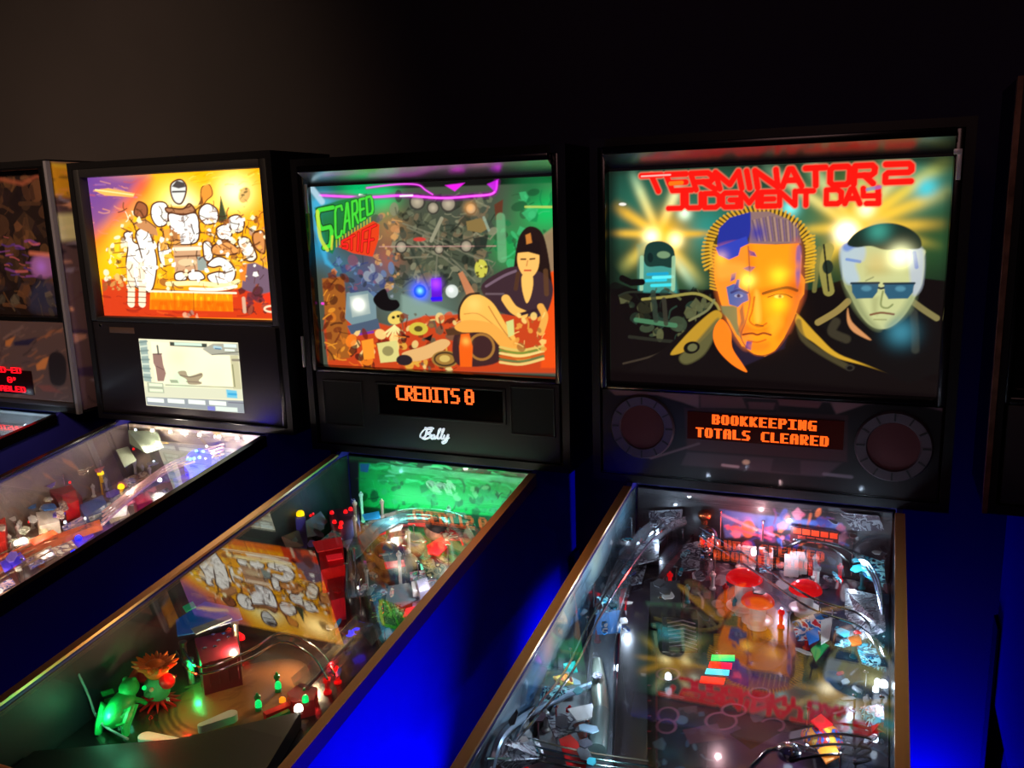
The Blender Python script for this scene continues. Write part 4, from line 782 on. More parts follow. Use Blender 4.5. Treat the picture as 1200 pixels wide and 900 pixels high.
# ------------------------------------------------------------------ machine with the two portraits (right of centre)
def build_hero():
    M = Machine('pinball machine with an orange face and a man in dark glasses on its backglass', 0, 0, 0, box_w=.735)
    r = M.r; g = M.g; U = M.pt
    M.backglass(art_hero(), 1.3); M.frame(True)
    w, h, z0 = M.win
    # speaker panel: printed board, two round speakers with slotted rims, display
    y = M.fy + .004; vp = lambda px, py: M.vp(px, py, y)
    A = Art(300, 100, [proj((x, y, z)) for x, z in ((-.345, g+.222), (.345, g+.222), (.345, g+.028), (-.345, g+.028))], (20,15,17), 4); A.view(700, 440, .35)
    A.poly([(30,40),(200,48),(300,60),(520,62),(900,72),(1150,95),(1160,120),(1050,92),(900,96),(800,130),(780,90),(340,66),(340,110),(280,88),(200,66),(60,66)], (118,88,92), 1, 3)  # pale pinkish band: light and reflections on the board put into its ink
    A.poly([(345,60),(480,62),(500,110),(345,108)], (104,66,70), .9, 3); A.poly([(600,70),(760,78),(740,110),(610,100)], (108,66,70), .9, 3); A.stroke([(500,92),(600,100),(604,118)], 10, (50,28,34)); A.poly([(505,88),(596,92),(590,116),(508,112)], (96,60,66))
    A.poly([(290,108),(840,134),(836,290),(560,268),(300,250)], (64,34,40), 1, 3); A.poly([(300,256),(820,292),(760,340),(280,300)], (70,54,62), .9, 4); A.stroke([(180,278),(340,228)], 8, (120,96,100), .8); A.stroke([(420,300),(470,306)], 10, (190,170,170), .8); A.ell(498, 290, 12, 8, (220,190,150)); A.poly([(590,276),(680,284),(680,330),(580,320)], (44,34,40)); A.stroke([(760,330),(850,340)], 12, (120,110,120), .7)
    A.panel('speaker_panel', artmat('speaker_panel_ink', 0, .35, .3), r, lambda a, b: (-.345 + a * .69, y + 0 * a, g + .222 - b * .194), (0, .012, 0))
    for px, py, R0 in ((753, 500, .073), (1047, 523, .073)):
        p = vp(px, py); T = Matrix.Translation((p[0], y - .001, p[2])) @ Matrix.Rotation(R(90), 4, 'X')
        o = MB().lathe([(R0*.66, 0), (R0*.70, .006), (R0*.95, .007), (R0, .001), (R0, 0)], T, 40).build('speaker', mat('speaker_rim', (96,84,90), .35, .6), r)
        MB().lathe([(0, .0005), (R0*.67, .0005), (R0*.67, .002), (R0*.3, .0035), (0, .004)], T, 32).build('speaker_grille', mat('red_grille_cloth', (76,24,28), .8), o)
        for k in range(12):
            th = 2 * math.pi * k / 12
            MB().box(-.0016, -.0016, 0, .0016, .0016, .0012, M=T @ Matrix.Rotation(th, 4, 'Z') @ Matrix.Translation((R0 * .84, 0, .0068)) @ Matrix.Diagonal((5, 1, 1, 1))).build('rim_slot', BLACKMATTE, o)
    a = vp(806, 482); b = vp(988, 527)
    dm = MB(); yd = y - .003; dm.box(a[0], yd, b[2], b[0], y + .002, a[2]); d = dm.build('dot_matrix_display', mat('display_window', (40,12,12), .15, emit=(70,16,10), es=.10), r)
    c0 = vp(816, 484); c1 = vp(974, 493); pw = (c1[0] - c0[0]) / 112; hpx = (vp(816, 494)[2] - vp(816, 507.6)[2]) / 8.4
    dot_lettering([('BOOKKEEPING', 14, 0), ('TOTALS', 0, 10), ('CLEARED', 56, 10)], (c0[0], yd - .0004, c0[2]), (pw, hpx), D_ORANGE, d, 2, 8)
    m = MB(); m.box(-.345, M.fy + .002, g + .0275, .345, M.fy + .020, g + .030); m.box(-.345, M.fy - .001, g + .222, .345, M.fy + .03, g + .2225); m.build('speaker_panel_trim', BLACKGLOSS, r)
    # latch bracket on the frame
    p = M.vp(1124, 190, M.fy); m = MB(); m.box(p[0]-.004, M.fy - .004, p[2]-.032, p[0]+.004, M.fy + .002, p[2]+.022, .001); m.box(p[0]-.010, M.fy - .006, p[2]+.014, p[0]+.004, M.fy + .002, p[2]+.024, .001); m.build('latch_highlight_bar', mat('bright_latch', (225,225,225), .35, .3), r)
    # ---- under the glass
    A = Art(300, 600, M.pfquad(), (44, 34, 42), 12); A.view(0, 0, 1)
    A.specks((520,640,1060,1000), 260, [(26,20,26),(82,70,82),(46,36,48),(110,100,110),(24,26,36)], 5, 22, .55)
    A.poly([(560,900),(700,700),(725,700),(720,930),(540,960)], (150,160,160), .75, 8); A.poly([(690,760),(716,740),(712,900),(684,900)], (170,176,160), .9, 4)
    A.poly([(724,700),(770,690),(772,940),(716,940)], (40,28,36), 1, 2); A.stroke([(727,700),(722,930)], 3, (190,40,50)); A.stroke([(769,760),(770,930)], 2, (120,40,50), .7)
    for k, yy in enumerate((806,824,842,860,880,900)): A.poly([(729,yy),(764,yy+1),(764,yy+11),(728,yy+10)], (18,14,22)); A.stroke([(731,yy-4),(762,yy-3)], 1.6, (150,60,70), .8)
    A.poly([(735,758),(744,740),(752,760)], (16,12,16)); A.glow(742, 727, 14, (120,140,190), .8, add=False)
    A.poly([(770,840),(800,832),(830,850),(828,930),(770,930)], (22,36,54), 1, 5); A.specks((770,835,830,930), 24, [(60,90,110),(16,24,36),(90,120,130)], 3, 9, .7)
    A.poly([(800,780),(920,800),(1000,830),(1000,850),(900,840),(800,810)], (120,40,58), .7, 8); A.poly([(830,850),(960,860),(950,940),(830,930)], (64,40,74), .9, 8)
    for x, yy, rx, ry in ((783,790,13,7),(783,838,12,9),(781,851,11,8),(845,845,18,10),(860,832,14,7),(905,850,14,8),(890,812,12,6)): A.ell(x, yy, rx, ry, (44,30,48)); A.oval(x, yy, rx, ry, 2.5, (140,90,110), .8)
    A.poly([(855,860),(890,845),(915,858),(880,878)], (30,20,34)); A.poly([(800,855),(840,848),(850,866),(808,872)], (90,56,70), .8)
    A.poly([(930,700),(1050,700),(1052,960),(960,960),(930,800)], (40,44,66), .8, 8); A.specks((930,690,1050,960), 60, [(30,34,60),(60,90,110),(150,160,170),(20,20,34),(110,60,70)], 4, 14, .7)
    A.poly([(772,716),(820,712),(818,770),(776,770)], (150,146,128), .8, 5); A.specks((770,640,1000,720), 70, [(150,150,150),(60,50,54),(200,196,190),(90,40,46)], 4, 14, .6)
    M.playfield(A)
    A = Art(240, 70, M.bpquad(), (24, 20, 26), 3); A.view(690, 540, 1/3)
    A.poly([(330,110),(620,140),(640,180),(470,180)], (70,44,52), .9, 8); A.poly([(460,170),(600,190),(890,220),(905,250),(660,240),(600,260),(480,270)], (90,120,190), .9, 4)
    A.specks((470,180,900,300), 70, [(200,80,110),(60,110,200),(230,140,160),(120,60,110),(230,120,60),(40,60,150)], 6, 26, .8); A.ell(560,240,24,30,(214,110,60)); A.stroke([(470,190),(560,230),(650,262)], 9, (240,160,190), .9); A.stroke([(480,230),(640,275)], 8, (230,90,130), .9)
    M.backpanel(A, 0)
    for sd in (-1, 1):
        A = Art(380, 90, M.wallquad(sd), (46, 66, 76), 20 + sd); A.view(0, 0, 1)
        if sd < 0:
            for x, yy, rx, c, a in ((725,610,16,(100,150,170),1),(735,640,14,(40,60,72),1),(700,650,22,(170,215,230),1),(690,670,14,(200,220,190),.9),(670,690,22,(150,200,225),.9),(655,710,14,(120,60,50),.8),(650,735,18,(215,230,205),.9),(640,760,14,(60,90,80),.9),(625,790,14,(220,140,90),.9),(612,815,20,(80,150,210),.9),(596,840,20,(30,50,70),1),(570,870,24,(170,200,210),.9),(548,898,20,(60,80,90),1)):  # blade art, with blue-white reflections put into its colour
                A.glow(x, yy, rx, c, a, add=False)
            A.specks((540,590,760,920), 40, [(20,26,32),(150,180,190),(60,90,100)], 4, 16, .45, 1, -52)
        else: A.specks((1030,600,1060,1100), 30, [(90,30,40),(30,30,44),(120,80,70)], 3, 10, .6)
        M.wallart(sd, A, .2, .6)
    # lamps and lenses
    for px, c in (([(834,767),(861,767.5),(861,774),(833,773.5)], L_GREEN), ([(832,775),(858,777),(857,783.5),(830,781.5)], L_RED), ([(828,783),(855,785),(854,791),(826,789)], L_CYAN), ([(822,792),(850,794.5),(848,801.5),(820,799)], glowmat('lamp_red_orange', (255,40,14), 1.4))): M.insert(px, .0015, c)
    for x, yy in ((728,702),(740,702),(734,811),(741,811.5),(752,813),(745,812)): M.lamp(U(x, yy, .006), .0035, L_RED, .006)
    for x, yy, rr in ((783,795,.006),(748,640,.004),(725,785,.005),(770,622,.004),(924,885,.007),(1042,805,.008),(1028,802,.005),(1026,810,.005),(1025,868,.005)): M.lamp(U(x, yy, .012), rr, L_COOL, .010)
    # bumpers
    M.bumper(872, 677, .075, .036); M.bumper(888, 704, .055, .032, cap=glowmat('cap_orange', (210,40,14), .55)); M.bumper(944, 690, .055, .032)
    for x, yy in ((866,655),(897,662),(927,672),(955,668),(900,640),(880,690),(957,690)): M.post(U(x, yy, 0), .05, WHITEP, .006)
    for x, yy in ((896,656),(954,672),(930,663)): M.target(x, yy, RED, .024, .05, R(8))
    for x, yy in ((897,668),(927,678),(878,646),(938,652)): M.target(x, yy, WHITEP, .030, .055, R(5), 0)
    # chrome ornament at the back: a heap of rounded plates with two red lamps
    p = U(830, 636, 0.06); k = MB(); k.ball((0,0,.012), .021, .020, .026); k.ball((0,-.014,-.012), .013, .012, .014); k.box(-.014,-.026,-.032,.014,-.008,-.026,.002); k.lathe([(.012,-.07),(.012,-.03),(.016,-.028),(0,-.026)], None, 14); k.ball((-.019,0,-.002),.006,.010,.012); k.ball((.019,0,-.002),.006,.010,.012)
    o = k.build('chrome_ornament', CHROME, r, loc=p); [MB().ball((sx*.008,-.0185,.008), .0045).build('red_lamp', L_RED, o) for sx in (-1,1)]
    k = MB(); q = U(826, 604, .11); k.ball((0,0,0), .016, .012, .014); k.lathe([(.008,-.02),(.010,-.004),(0,0)], None, 12); o = k.build('copper_dome', mat('copper', (220,110,60), .25, 1.0), r, loc=q)
    # arched sign over the back lanes with two rows of red tiles
    k = MB(); a = U(908, 650, .05); b = U(1000, 664, .05); c = [(a + (b - a) * t + np.array([0, 0, .045 * math.sin(math.pi * t)])) for t in np.linspace(0, 1, 15)]
    M.part(MB().tube(c, .0035, 8), 'arch_bar', BLACKGLOSS)
    sg = MB(); e0 = U(926, 634, .055); e1 = U(982, 642, .055); sg.prism([e0, e1, e1 + np.array([0,0,.034]), e0 + np.array([0,0,.034])], (0,.004,0)); o = sg.build('lane_sign', mat('smoked_red', (80,24,24), .3), r)
    for rr_, n, zz in ((0,5,.019),(1,4,.003)):
        for k in range(n):
            f0 = .06 + .19 * k + .1 * rr_; q0 = e0 + (e1 - e0) * f0; q1 = e0 + (e1 - e0) * (f0 + .16); t = MB(); t.prism([q0 + np.array([0,-.001,zz]), q1 + np.array([0,-.001,zz]), q1 + np.array([0,-.001,zz+.012]), q0 + np.array([0,-.001,zz+.012])], (0,.001,0)); t.build('sign_tile', glowmat('tile_orange', (255,70,30), .7) if rr_ == 0 else glowmat('tile_pink', (220,80,70), .35), o)
    # ramps, habitrails
    M.ramp([(738,930),(740,850),(742,780),(746,720),(760,680),(785,650),(800,632)], (.012,.014,.020,.04,.055,.06,.06), .052, .018, mat('smoked_lane', (30,22,30), .25, coat=.6))
    M.ramp([(700,905),(702,850),(704,800),(710,745),(722,700),(740,660),(765,628),(800,610)], (.02,.025,.035,.05,.06,.07,.08,.085), .045, .02, CLEAR)
    for dx in (0, 9): M.wire([(560+dx,905),(612+dx,850),(660+dx,790),(690+dx,730),(720+dx,680),(752+dx,636),(780+dx,610)], (.06,.075,.085,.09,.095,.1,.1), .0022)
    for dx in (0, 10): M.wire([(820,618+dx),(880,655+dx*1.2),(950,700+dx*1.3),(1010,722+dx*1.4),(1040,770+dx)], (.10,.10,.095,.085,.06), .0022)
    for dx in (0, 8, 16): M.wire([(930+dx,632),(985+dx,640+dx*.4),(1020+dx*.6,672+dx*.5),(1036,730+dx)], (.09,.10,.09,.07), .0025, mat('teal_wire', (150,200,205), .15, 1.0))
    for k in range(4): M.wire([(570,862+k*9),(620,866+k*8),(680,880+k*7),(760,892+k*6)], (.05,.055,.05,.04), .0018, mat('pale_green_wire', (170,210,195), .2, 1.0))
    for k in range(4): M.wire([(925,856+k*12),(975,848+k*12),(1020,856+k*11),(1000,878+k*6)], (.05,.055,.05,.045), .002, BLACKGLOSS)
    M.wire([(575,905),(590,860),(640,825),(700,800)], (.05,.05,.05,.045), .006, mat('pale_blue_tube', (150,180,200), .3, .3))
    # cannon barrel and steel scoops
    p = U(700, 775, .05); q = U(704, 835, .045); M.part(MB().tube([p, (p*2+q)/3, (p+2*q)/3, q], [.009,.012,.014,.014], 18), 'cannon_barrel', mat('pale_steel', (120,130,116), .4, .4)); q2 = U(700, 880, .04); M.part(MB().tube([q, q2], [.015,.015], 18), 'cannon_breech', mat('sage_housing', (84,104,98), .4))
    c = [U(776,765,.012), U(818,765,.012), U(818,728,.045), U(776,724,.045)]; k = MB(); k.prism(c, (0,0,.003)); k.prism([c[3], c[2], U(816,716,.03), U(778,712,.03)], (0,0,.003)); k.build('steel_scoop', mat('brushed_scoop', (200,190,160), .22, 1.0), r)
    for k in range(7): M.part(MB().tube([U(782+k*.4, 730+k*4.6, .05-k*.004), U(800+k*.4, 727+k*4.8, .055-k*.004), U(815+k*.4, 731+k*5, .05-k*.004)], .0012, 6), 'scoop_rib', STEEL)
    M.block([(762,682),(797,680),(798,706),(762,706)], .03, .075, DARK, 'black_mech_housing'); M.block([(728,690),(737,688),(734,706),(726,706)], .03, .06, RED, 'red_stop')
    # printed plastics
    P1 = printed('print_blue_white', [(30,70,150),(220,228,232),(20,120,190),(30,30,50)], 30); P2 = printed('print_fire', [(240,170,30),(235,90,20),(250,220,90),(150,30,20)], 34); P3 = printed('print_red_white', [(214,40,50),(232,230,226),(40,120,180),(60,50,60)], 30)
    P4 = printed('print_steel', [(126,130,136),(64,62,72),(160,166,170),(98,88,96)], 40); P5 = printed('print_teal', [(40,170,190),(20,60,90),(150,220,220),(20,30,44)], 40)
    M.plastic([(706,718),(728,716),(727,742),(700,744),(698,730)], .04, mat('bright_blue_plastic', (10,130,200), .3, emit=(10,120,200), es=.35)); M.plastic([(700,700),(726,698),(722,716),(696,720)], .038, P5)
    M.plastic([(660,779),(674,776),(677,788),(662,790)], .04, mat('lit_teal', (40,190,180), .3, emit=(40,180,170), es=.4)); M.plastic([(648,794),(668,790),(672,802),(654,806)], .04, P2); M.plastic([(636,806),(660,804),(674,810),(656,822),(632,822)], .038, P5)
    M.plastic([(655,868),(668,862),(690,884),(686,902),(664,898)], .04, RED); M.plastic([(590,872),(630,866),(640,890),(600,905),(580,895)], .045, P4); M.plastic([(560,868),(592,862),(586,892),(548,905)], .05, P4)
    M.plastic([(640,840),(672,836),(684,856),(650,866)], .035, P4); M.plastic([(672,850),(690,846),(694,862),(680,868)], .036, mat('rust_plastic', (120,60,40), .4)); M.plastic([(665,832),(694,826),(700,840),(676,846)], .05, WHITEP)
    M.plastic([(928,730),(962,718),(972,736),(950,750),(934,752)], .045, P3); M.plastic([(944,742),(958,736),(960,750),(948,756)], .05, BLUE); M.plastic([(950,762),(962,752),(972,758),(956,776)], .04, GREEN); M.plastic([(962,728),(976,724),(972,750),(962,756)], .046, WHITEP)
    M.plastic([(1004,760),(1022,748),(1040,758),(1030,786),(1010,778)], .045, P5); M.plastic([(994,748),(1008,744),(1010,756),(998,758)], .045, ORANGEP); M.plastic([(1006,650),(1036,660),(1038,690),(1012,676)], .07, P5); M.plastic([(990,690),(1034,700),(1038,740),(1010,750),(990,720)], .06, P4)
    M.plastic([(1006,830),(1036,826),(1036,846),(1016,852)], .04, P5); M.plastic([(1020,846),(1036,844),(1034,858),(1022,860)], .045, RED); M.plastic([(940,640),(985,650),(990,676),(950,668)], .085, CLEAR); M.plastic([(850,640),(900,646),(905,668),(855,660)], .09, CLEAR)
    M.plastic([(760,600),(800,598),(798,616),(762,618)], .09, P4); M.plastic([(985,602),(1030,606),(1036,622),(1000,622)], .12, P4); M.plastic([(800,640),(822,634),(820,668),(798,670)], .08, P4); M.plastic([(745,640),(772,632),(772,656),(742,664)], .08, P4); M.plastic([(730,660),(760,656),(752,684),(726,690)], .06, P4)
    # target toy ball: red, blue and orange shells stacked
    p = U(965, 866, .03); k = MB(); k.ball((0,0,0), .030, .030, .022); o = k.build('round_toy', printed('print_ball', [(216,50,40),(40,90,170),(246,150,30),(250,200,70),(60,50,120)], 28, .2), r, loc=p); M.part(MB().lathe([(.031,-.004),(.034,-.004),(.034,.002),(.031,.002)], None, 24), 'toy_band', CHROME, None, o)
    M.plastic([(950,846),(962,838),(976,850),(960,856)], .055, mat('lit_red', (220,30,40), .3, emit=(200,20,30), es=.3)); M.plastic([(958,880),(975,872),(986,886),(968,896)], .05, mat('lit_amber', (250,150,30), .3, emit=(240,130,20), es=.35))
    p = U(925, 880, .05); MB().lathe([(0,0),(.016,0),(.018,.004),(.018,.014),(.010,.020),(0,.021)], None, 20).build('chrome_cap', CHROME, r, loc=p - np.array([0,0,.01]))
    k = MB().tube([U(880,900,.04), U(900,880,.05), U(930,872,.055), U(955,880,.05)], .004, 10).build('wire_rail', CHROME, r)
    steel = [P4, P4, mat('slate_plastic_dark', (50,52,60), .3), mat('pale_blue_plastic', (130,160,175), .3), WHITEP, mat('smoke_rose', (90,60,66), .3), CHROME, P1, DARK, P5]
    lim = lambda x, yy: x > 740 - .656 * (yy - 580) + 14
    M.clutter(1, 26, (660,596,830,740), steel, (.03,.11), (4,12), lim); M.clutter(2, 16, (545,780,700,900), steel + [TEAL, CREAM], (.03,.08), (5,14), lim); M.clutter(3, 20, (940,640,1040,800), steel + [RED, TEAL], (.03,.10), (4,12)); M.clutter(4, 10, (850,610,1000,700), steel + [CLEARRED, PINK], (.06,.12), (4,10)); M.clutter(5, 8, (980,800,1044,890), steel + [RED, P5], (.03,.05), (4,10))
    # screws, posts and small lamps between them
    g_ = random.Random(7)
    spots = [(x + g_.uniform(-6, 6), yy + g_.uniform(-6, 6)) for x, yy in ((742,612),(770,606),(800,622),(850,600),(900,612),(1005,640),(1020,705),(1030,735),(1000,730),(975,715),(955,712),(920,720),(700,690),(690,720),(672,760),(650,830),(630,850),(610,885),(700,860),(690,845),(1015,790),(1030,815),(1005,815),(985,880),(1000,895),(940,835),(820,652),(842,650),(806,688),(770,700),(775,672),(790,664))]
    for i, (x, yy) in enumerate(spots): M.screw(x, yy, .045 + .03 * (i % 2))
    for i, (x, yy) in enumerate([(720,640),(752,628),(785,690),(805,706),(835,690),(850,705),(985,660),(1010,690),(640,855),(668,852),(615,895),(1000,770),(1015,840),(945,760),(915,735),(860,720),(750,680),(700,752)]): M.post(U(x, yy, 0), .036, [WHITEP, RED, CLEARRED, TEAL][i % 4], .0055)
    M.front_end(mat('steel_grey_apron', (60,62,70), .45, noise=.3, nscale=20))
    # general illumination
    for x, y_, z, pw in ((-.20,-.05,.10,.5),(.0,-.02,.12,.5),(.2,-.06,.10,.6),(-.2,-.3,.10,.6),(.21,-.3,.09,.5),(-.2,-.5,.10,.7),(.0,-.45,.11,.35),(.2,-.55,.09,.45),(-.12,-.68,.10,.5)):
        light('POINT', (x, y_, M.pz(y_, z)), (205,228,255) if abs(x) > .1 else (255,206,214), pw * .75, r, .005, name='playfield_lamp')
    light('POINT', (.06, -.02, M.pz(-.02, .10)), (230,220,255), .5, r, .005, name='back_panel_lamp')
    light('POINT', (-.03,-.03, M.pz(-.02, .085)), (255,60,50), .25, r, .01, name='bumper_lamp')
    return M
# ------------------------------------------------------------------ machine with the woman on a red couch on its backglass (centre)
def script_logo(M, y):
    """white script maker's name under the display"""
    v = lambda px, py: M.vp(px, py, y); k = MB()
    S = lambda pts, r=1.1: k.tube([v(492 + (x) * .2667, 502 + q * .2667) for x, q in smooth_pts(pts, False, 5)], [.0009 * r] * (5 * (len(pts) - 1) + 1), 6)
    S([(14,44),(26,30),(30,6),(24,-2),(34,2),(52,4),(46,16),(28,22),(46,26),(44,38),(24,46),(8,40)], 3.2); S([(2,40),(4,24),(22,4),(48,-4),(62,2)], 2.2)
    S([(66,30),(56,30),(50,42),(58,46),(66,32),(64,46),(72,42)], 2.6); S([(72,42),(86,14),(92,2),(84,8),(78,40),(84,46),(92,38)], 2.6); S([(92,38),(104,10),(106,2),(100,8),(94,40),(100,46),(106,38)], 2.6)
    S([(108,28),(106,44),(114,46),(124,28)], 2.6); S([(126,26),(118,56),(104,66),(98,60),(112,52),(130,40)], 2.6)
    return k.build('maker_script', mat('white_script', (225,232,240), .4, emit=(220,232,245), es=.75), M.r)
def build_sofa():
    M = Machine('pinball machine whose backglass shows a dark-haired woman on a red couch', -.801, .0305, -.003, box_w=.735); r = M.r; g = M.g; U = M.pt
    M.backglass(art_sofa(), 1.3); M.frame(True, lipm=mat('bright_lip', (225,225,222), .3, 1.0))
    w, h, z0 = M.win; y = M.fy + .004; vp = lambda px, py: M.vp(px, py, y)
    # moulded panel: speaker opening left and right, display window, maker's script
    k = MB(); k.box(-.342, y, g + .028, .342, y + .014, g + .2215, .004); k.build('speaker_panel', BLACKMATTE, r)
    for pts in ([(381,446),(424,447),(425,498),(382,497)], [(598,452),(650,455),(650,512),(599,509)]):
        P = [vp(*q) for q in pts]; x0, x1 = min(p[0] for p in P), max(p[0] for p in P); z0_, z1_ = min(p[2] for p in P), max(p[2] for p in P); k = MB()
        for a in ((x0,z1_-.004,x1,z1_),(x0,z0_,x1,z0_+.004),(x0,z0_+.004,x0+.004,z1_-.004),(x1-.004,z0_+.004,x1,z1_-.004)): k.box(a[0], y - .003, a[1], a[2], y + .001, a[3], .0012)
        o = k.build('speaker', BLACKMATTE, r); MB().box(x0 + .004, y - .0012, z0_ + .004, x1 - .004, y + .001, z1_ - .004).build('speaker_grille', GRILLE, o)
    a = vp(440, 447); b = vp(594, 498); k = MB()
    for q in ((a[0],a[2]-.006,b[0],a[2]),(a[0],b[2],b[0],b[2]+.006),(a[0],b[2],a[0]+.008,a[2]),(b[0]-.008,b[2],b[0],a[2])): k.box(q[0], y - .004, q[1], q[2], y + .002, q[3], .0015)
    k.build('display_bezel', BLACKMATTE, r); d = MB().box(a[0] + .008, y - .001, b[2] + .006, b[0] - .008, y + .001, a[2] - .006).build('dot_matrix_display', mat('dark_display_window', (8,8,9), .12), r)
    c0 = vp(464, 451.5); c1 = vp(565, 456); pw = (c1[0] - c0[0]) / 56; ph = (vp(510, 452.5)[2] - vp(510, 472)[2]) / 7.6
    dot_lettering([('CREDITS', 0, 0), ('0', 45, 0)], (c0[0], y - .0014, c0[2] + .001), (pw, ph), glowmat('plasma_pale_orange', (255,104,40), 1.6), d, 1, 6)
    script_logo(M, y - .001)
    for pts in ([(357,216),(362,216),(363,250),(358,250)], [(353,394),(356,394),(358,430),(355,430)]):  # added grey bars standing in for highlight lines along the frame edge
        P = [M.vp(x, yy, M.fy) for x, yy in pts]; k = MB(); k.box(P[0][0], M.fy - .004, P[2][2], P[0][0] + .007, M.fy + .002, P[0][2], .001); k.build('latch_highlight_bar', mat('dull_highlight_bar', (150,152,150), .35, .4), r)
    # ---- under the glass
    A = Art(260, 520, M.pfquad(), (34, 26, 28), 31); A.view(0, 0, 1)
    A.specks((330,600,620,780), 170, [(60,54,50),(90,80,66),(40,30,34),(110,96,80),(60,70,64),(120,50,50)], 4, 18, .6)
    A.poly([(360,680),(425,650),(430,780),(360,800)], (44,16,26), .95, 8); A.poly([(120,870),(210,770),(290,745),(420,770),(400,900),(120,930)], (40,30,26), 1, 6)
    A.poly([(196,862),(215,820),(270,790),(322,778),(352,784),(352,830),(290,848),(205,866)], (150,100,60), 1, 10, sm=True); A.glow(240, 840, 34, (180,136,72), .7, add=False)
    for k in range(5): A.oval(290, 812, 88 + k * 8, 40 + k * 7, 3, [(70,50,40),(28,22,20)][k % 2], .7, -18)
    A.specks((205,790,350,855), 40, [(120,78,46),(170,120,74),(100,64,40)], 5, 20, .35, 1, -24)
    A.poly([(-40,820),(120,790),(150,860),(200,868),(345,838),(352,930),(-60,980)], (16,12,14), 1, 3)
    A.poly([(100,800),(135,790),(160,860),(130,870)], (20,70,40), .7, 6)  # green light around the frog put into the playfield colour
    M.playfield(A)
    A = Art(240, 80, M.bpquad(), (10, 60, 36), 5); A.view(340, 520, .1555)
    A.poly([(300,120),(520,140),(520,520),(300,500)], (14,24,40), 1, 8)
    A.poly([(520,140),(1800,260),(1760,560),(520,470)], (10,190,96), 1, 8)
    A.specks((520,140,1750,330), 90, [(20,230,120),(60,255,160),(6,120,60),(10,160,84),(120,255,190)], 14, 70, .6, 1, 8); A.specks((540,260,1700,520), 80, [(6,70,40),(20,150,90),(10,40,30),(60,180,120),(16,100,60)], 10, 50, .7)
    A.poly([(525,150),(600,150),(585,215),(530,210)], (30,110,190)); A.specks((1200,330,1700,420), 24, [(60,200,110),(24,30,24),(90,60,50),(150,220,160)], 10, 34, .8)
    M.backpanel(A, 0)
    for sd in (-1, 1):
        A = Art(300, 80, M.wallquad(sd), (16, 18, 26), 40 + sd); A.view(0, 0, 1)
        if sd < 0: A.glow(395, 550, 16, (24,80,60), .9, add=False); A.glow(350, 590, 40, (26,34,56), .9, add=False); A.specks((0,560,400,860), 30, [(26,26,34),(20,16,20),(40,30,40)], 6, 22, .5)
        M.wallart(sd, A, .55, 0)
    P1 = printed('print_grave', [(70,64,58),(130,120,96),(40,38,40),(160,140,104)], 26); P2 = printed('print_pink_teal', [(200,110,110),(150,170,165),(60,120,130),(214,190,170)], 28); P3 = printed('print_red_cream', [(210,40,44),(220,200,170),(120,24,30),(240,120,110)], 34); P4 = printed('print_lilac', [(170,160,190),(90,110,150),(214,214,224),(180,90,120)], 38); P5 = printed('print_fuzzy_green', [(90,150,80),(60,110,60),(130,180,110),(40,70,44)], 70, .8)
    # orbit plastics and ramp at the back
    M.ramp([(418,700),(420,650),(440,620),(480,606),(530,612),(556,640),(552,690)], (.05,.07,.085,.09,.085,.07,.05), .045, .014, CLEAR)
    M.plastic([(420,630),(440,612),(470,602),(505,604),(500,614),(468,614),(446,626),(428,644)], .09, mat('teal_arc', (60,110,126), .3)); M.plastic([(424,604),(444,600),(446,608),(428,610)], .10, mat('lit_sky', (40,150,220), .3, emit=(30,140,220), es=.4))
    M.plastic([(432,616),(478,608),(500,612),(470,618),(440,624)], .085, PINK); M.plastic([(448,640),(462,616),(480,612),(476,632),(458,650),(444,652)], .075, P2); M.plastic([(412,640),(430,620),(440,630),(424,650),(414,658)], .075, mat('sea_plastic', (90,140,150), .3)); M.plastic([(455,612),(474,612),(470,622),(456,624)], .085, mat('lit_white', (235,240,235), .3, emit=(240,245,240), es=.5))
    M.plastic([(478,605),(500,608),(498,618),(478,615)], .09, mat('lit_crimson', (230,24,40), .3, emit=(220,20,36), es=.6)); M.plastic([(441,618),(453,616),(452,626),(442,628)], .088, mat('lit_crimson', (1,1,1)))
    # bumpers with rounded tan heads
    def head(px, py, hh, R0, m, band=None, tilt=0):
        p = U(px, py, hh); o = MB().lathe([(R0*.5,-hh),(R0*.45,-R0*.7),(0,-R0*.6)], None, 16).build('head_bumper', DARK, r, loc=(p[0], p[1], p[2]))
        k = MB(); k.ball((0,0,0), R0, R0, R0*.95, 20, 14); k.ball((0,-R0*.85,R0*.05), R0*.2, R0*.25, R0*.2); k.ball((R0*.9,0,0), R0*.16, R0*.22, R0*.26); k.ball((-R0*.9,0,0), R0*.16, R0*.22, R0*.26); k.build('round_head', m, o)
        if band: MB().lathe([(R0*1.02,R0*.25),(R0*.99,R0*.42),(R0*.8,R0*.72),(R0*.3,R0*1.0),(0,R0*1.02)], Matrix.Rotation(R(tilt), 4, 'Y'), 20).build('dark_hair', band, o)
        return o
    head(454, 652, .055, .033, mat('olive_head', (150,134,88), .5, noise=.2, nscale=60), DARK, 20); head(484, 640, .055, .030, mat('khaki_head', (140,124,80), .5, noise=.2, nscale=60), GREY, -10); head(510, 620, .075, .027, mat('flesh_head', (196,156,124), .45), BLACKMATTE, 24); head(430, 658, .05, .022, mat('ash_head', (110,104,100), .5), DARK, 0); head(478, 660, .05, .024, mat('olive_head', (1,1,1)), None, 0)
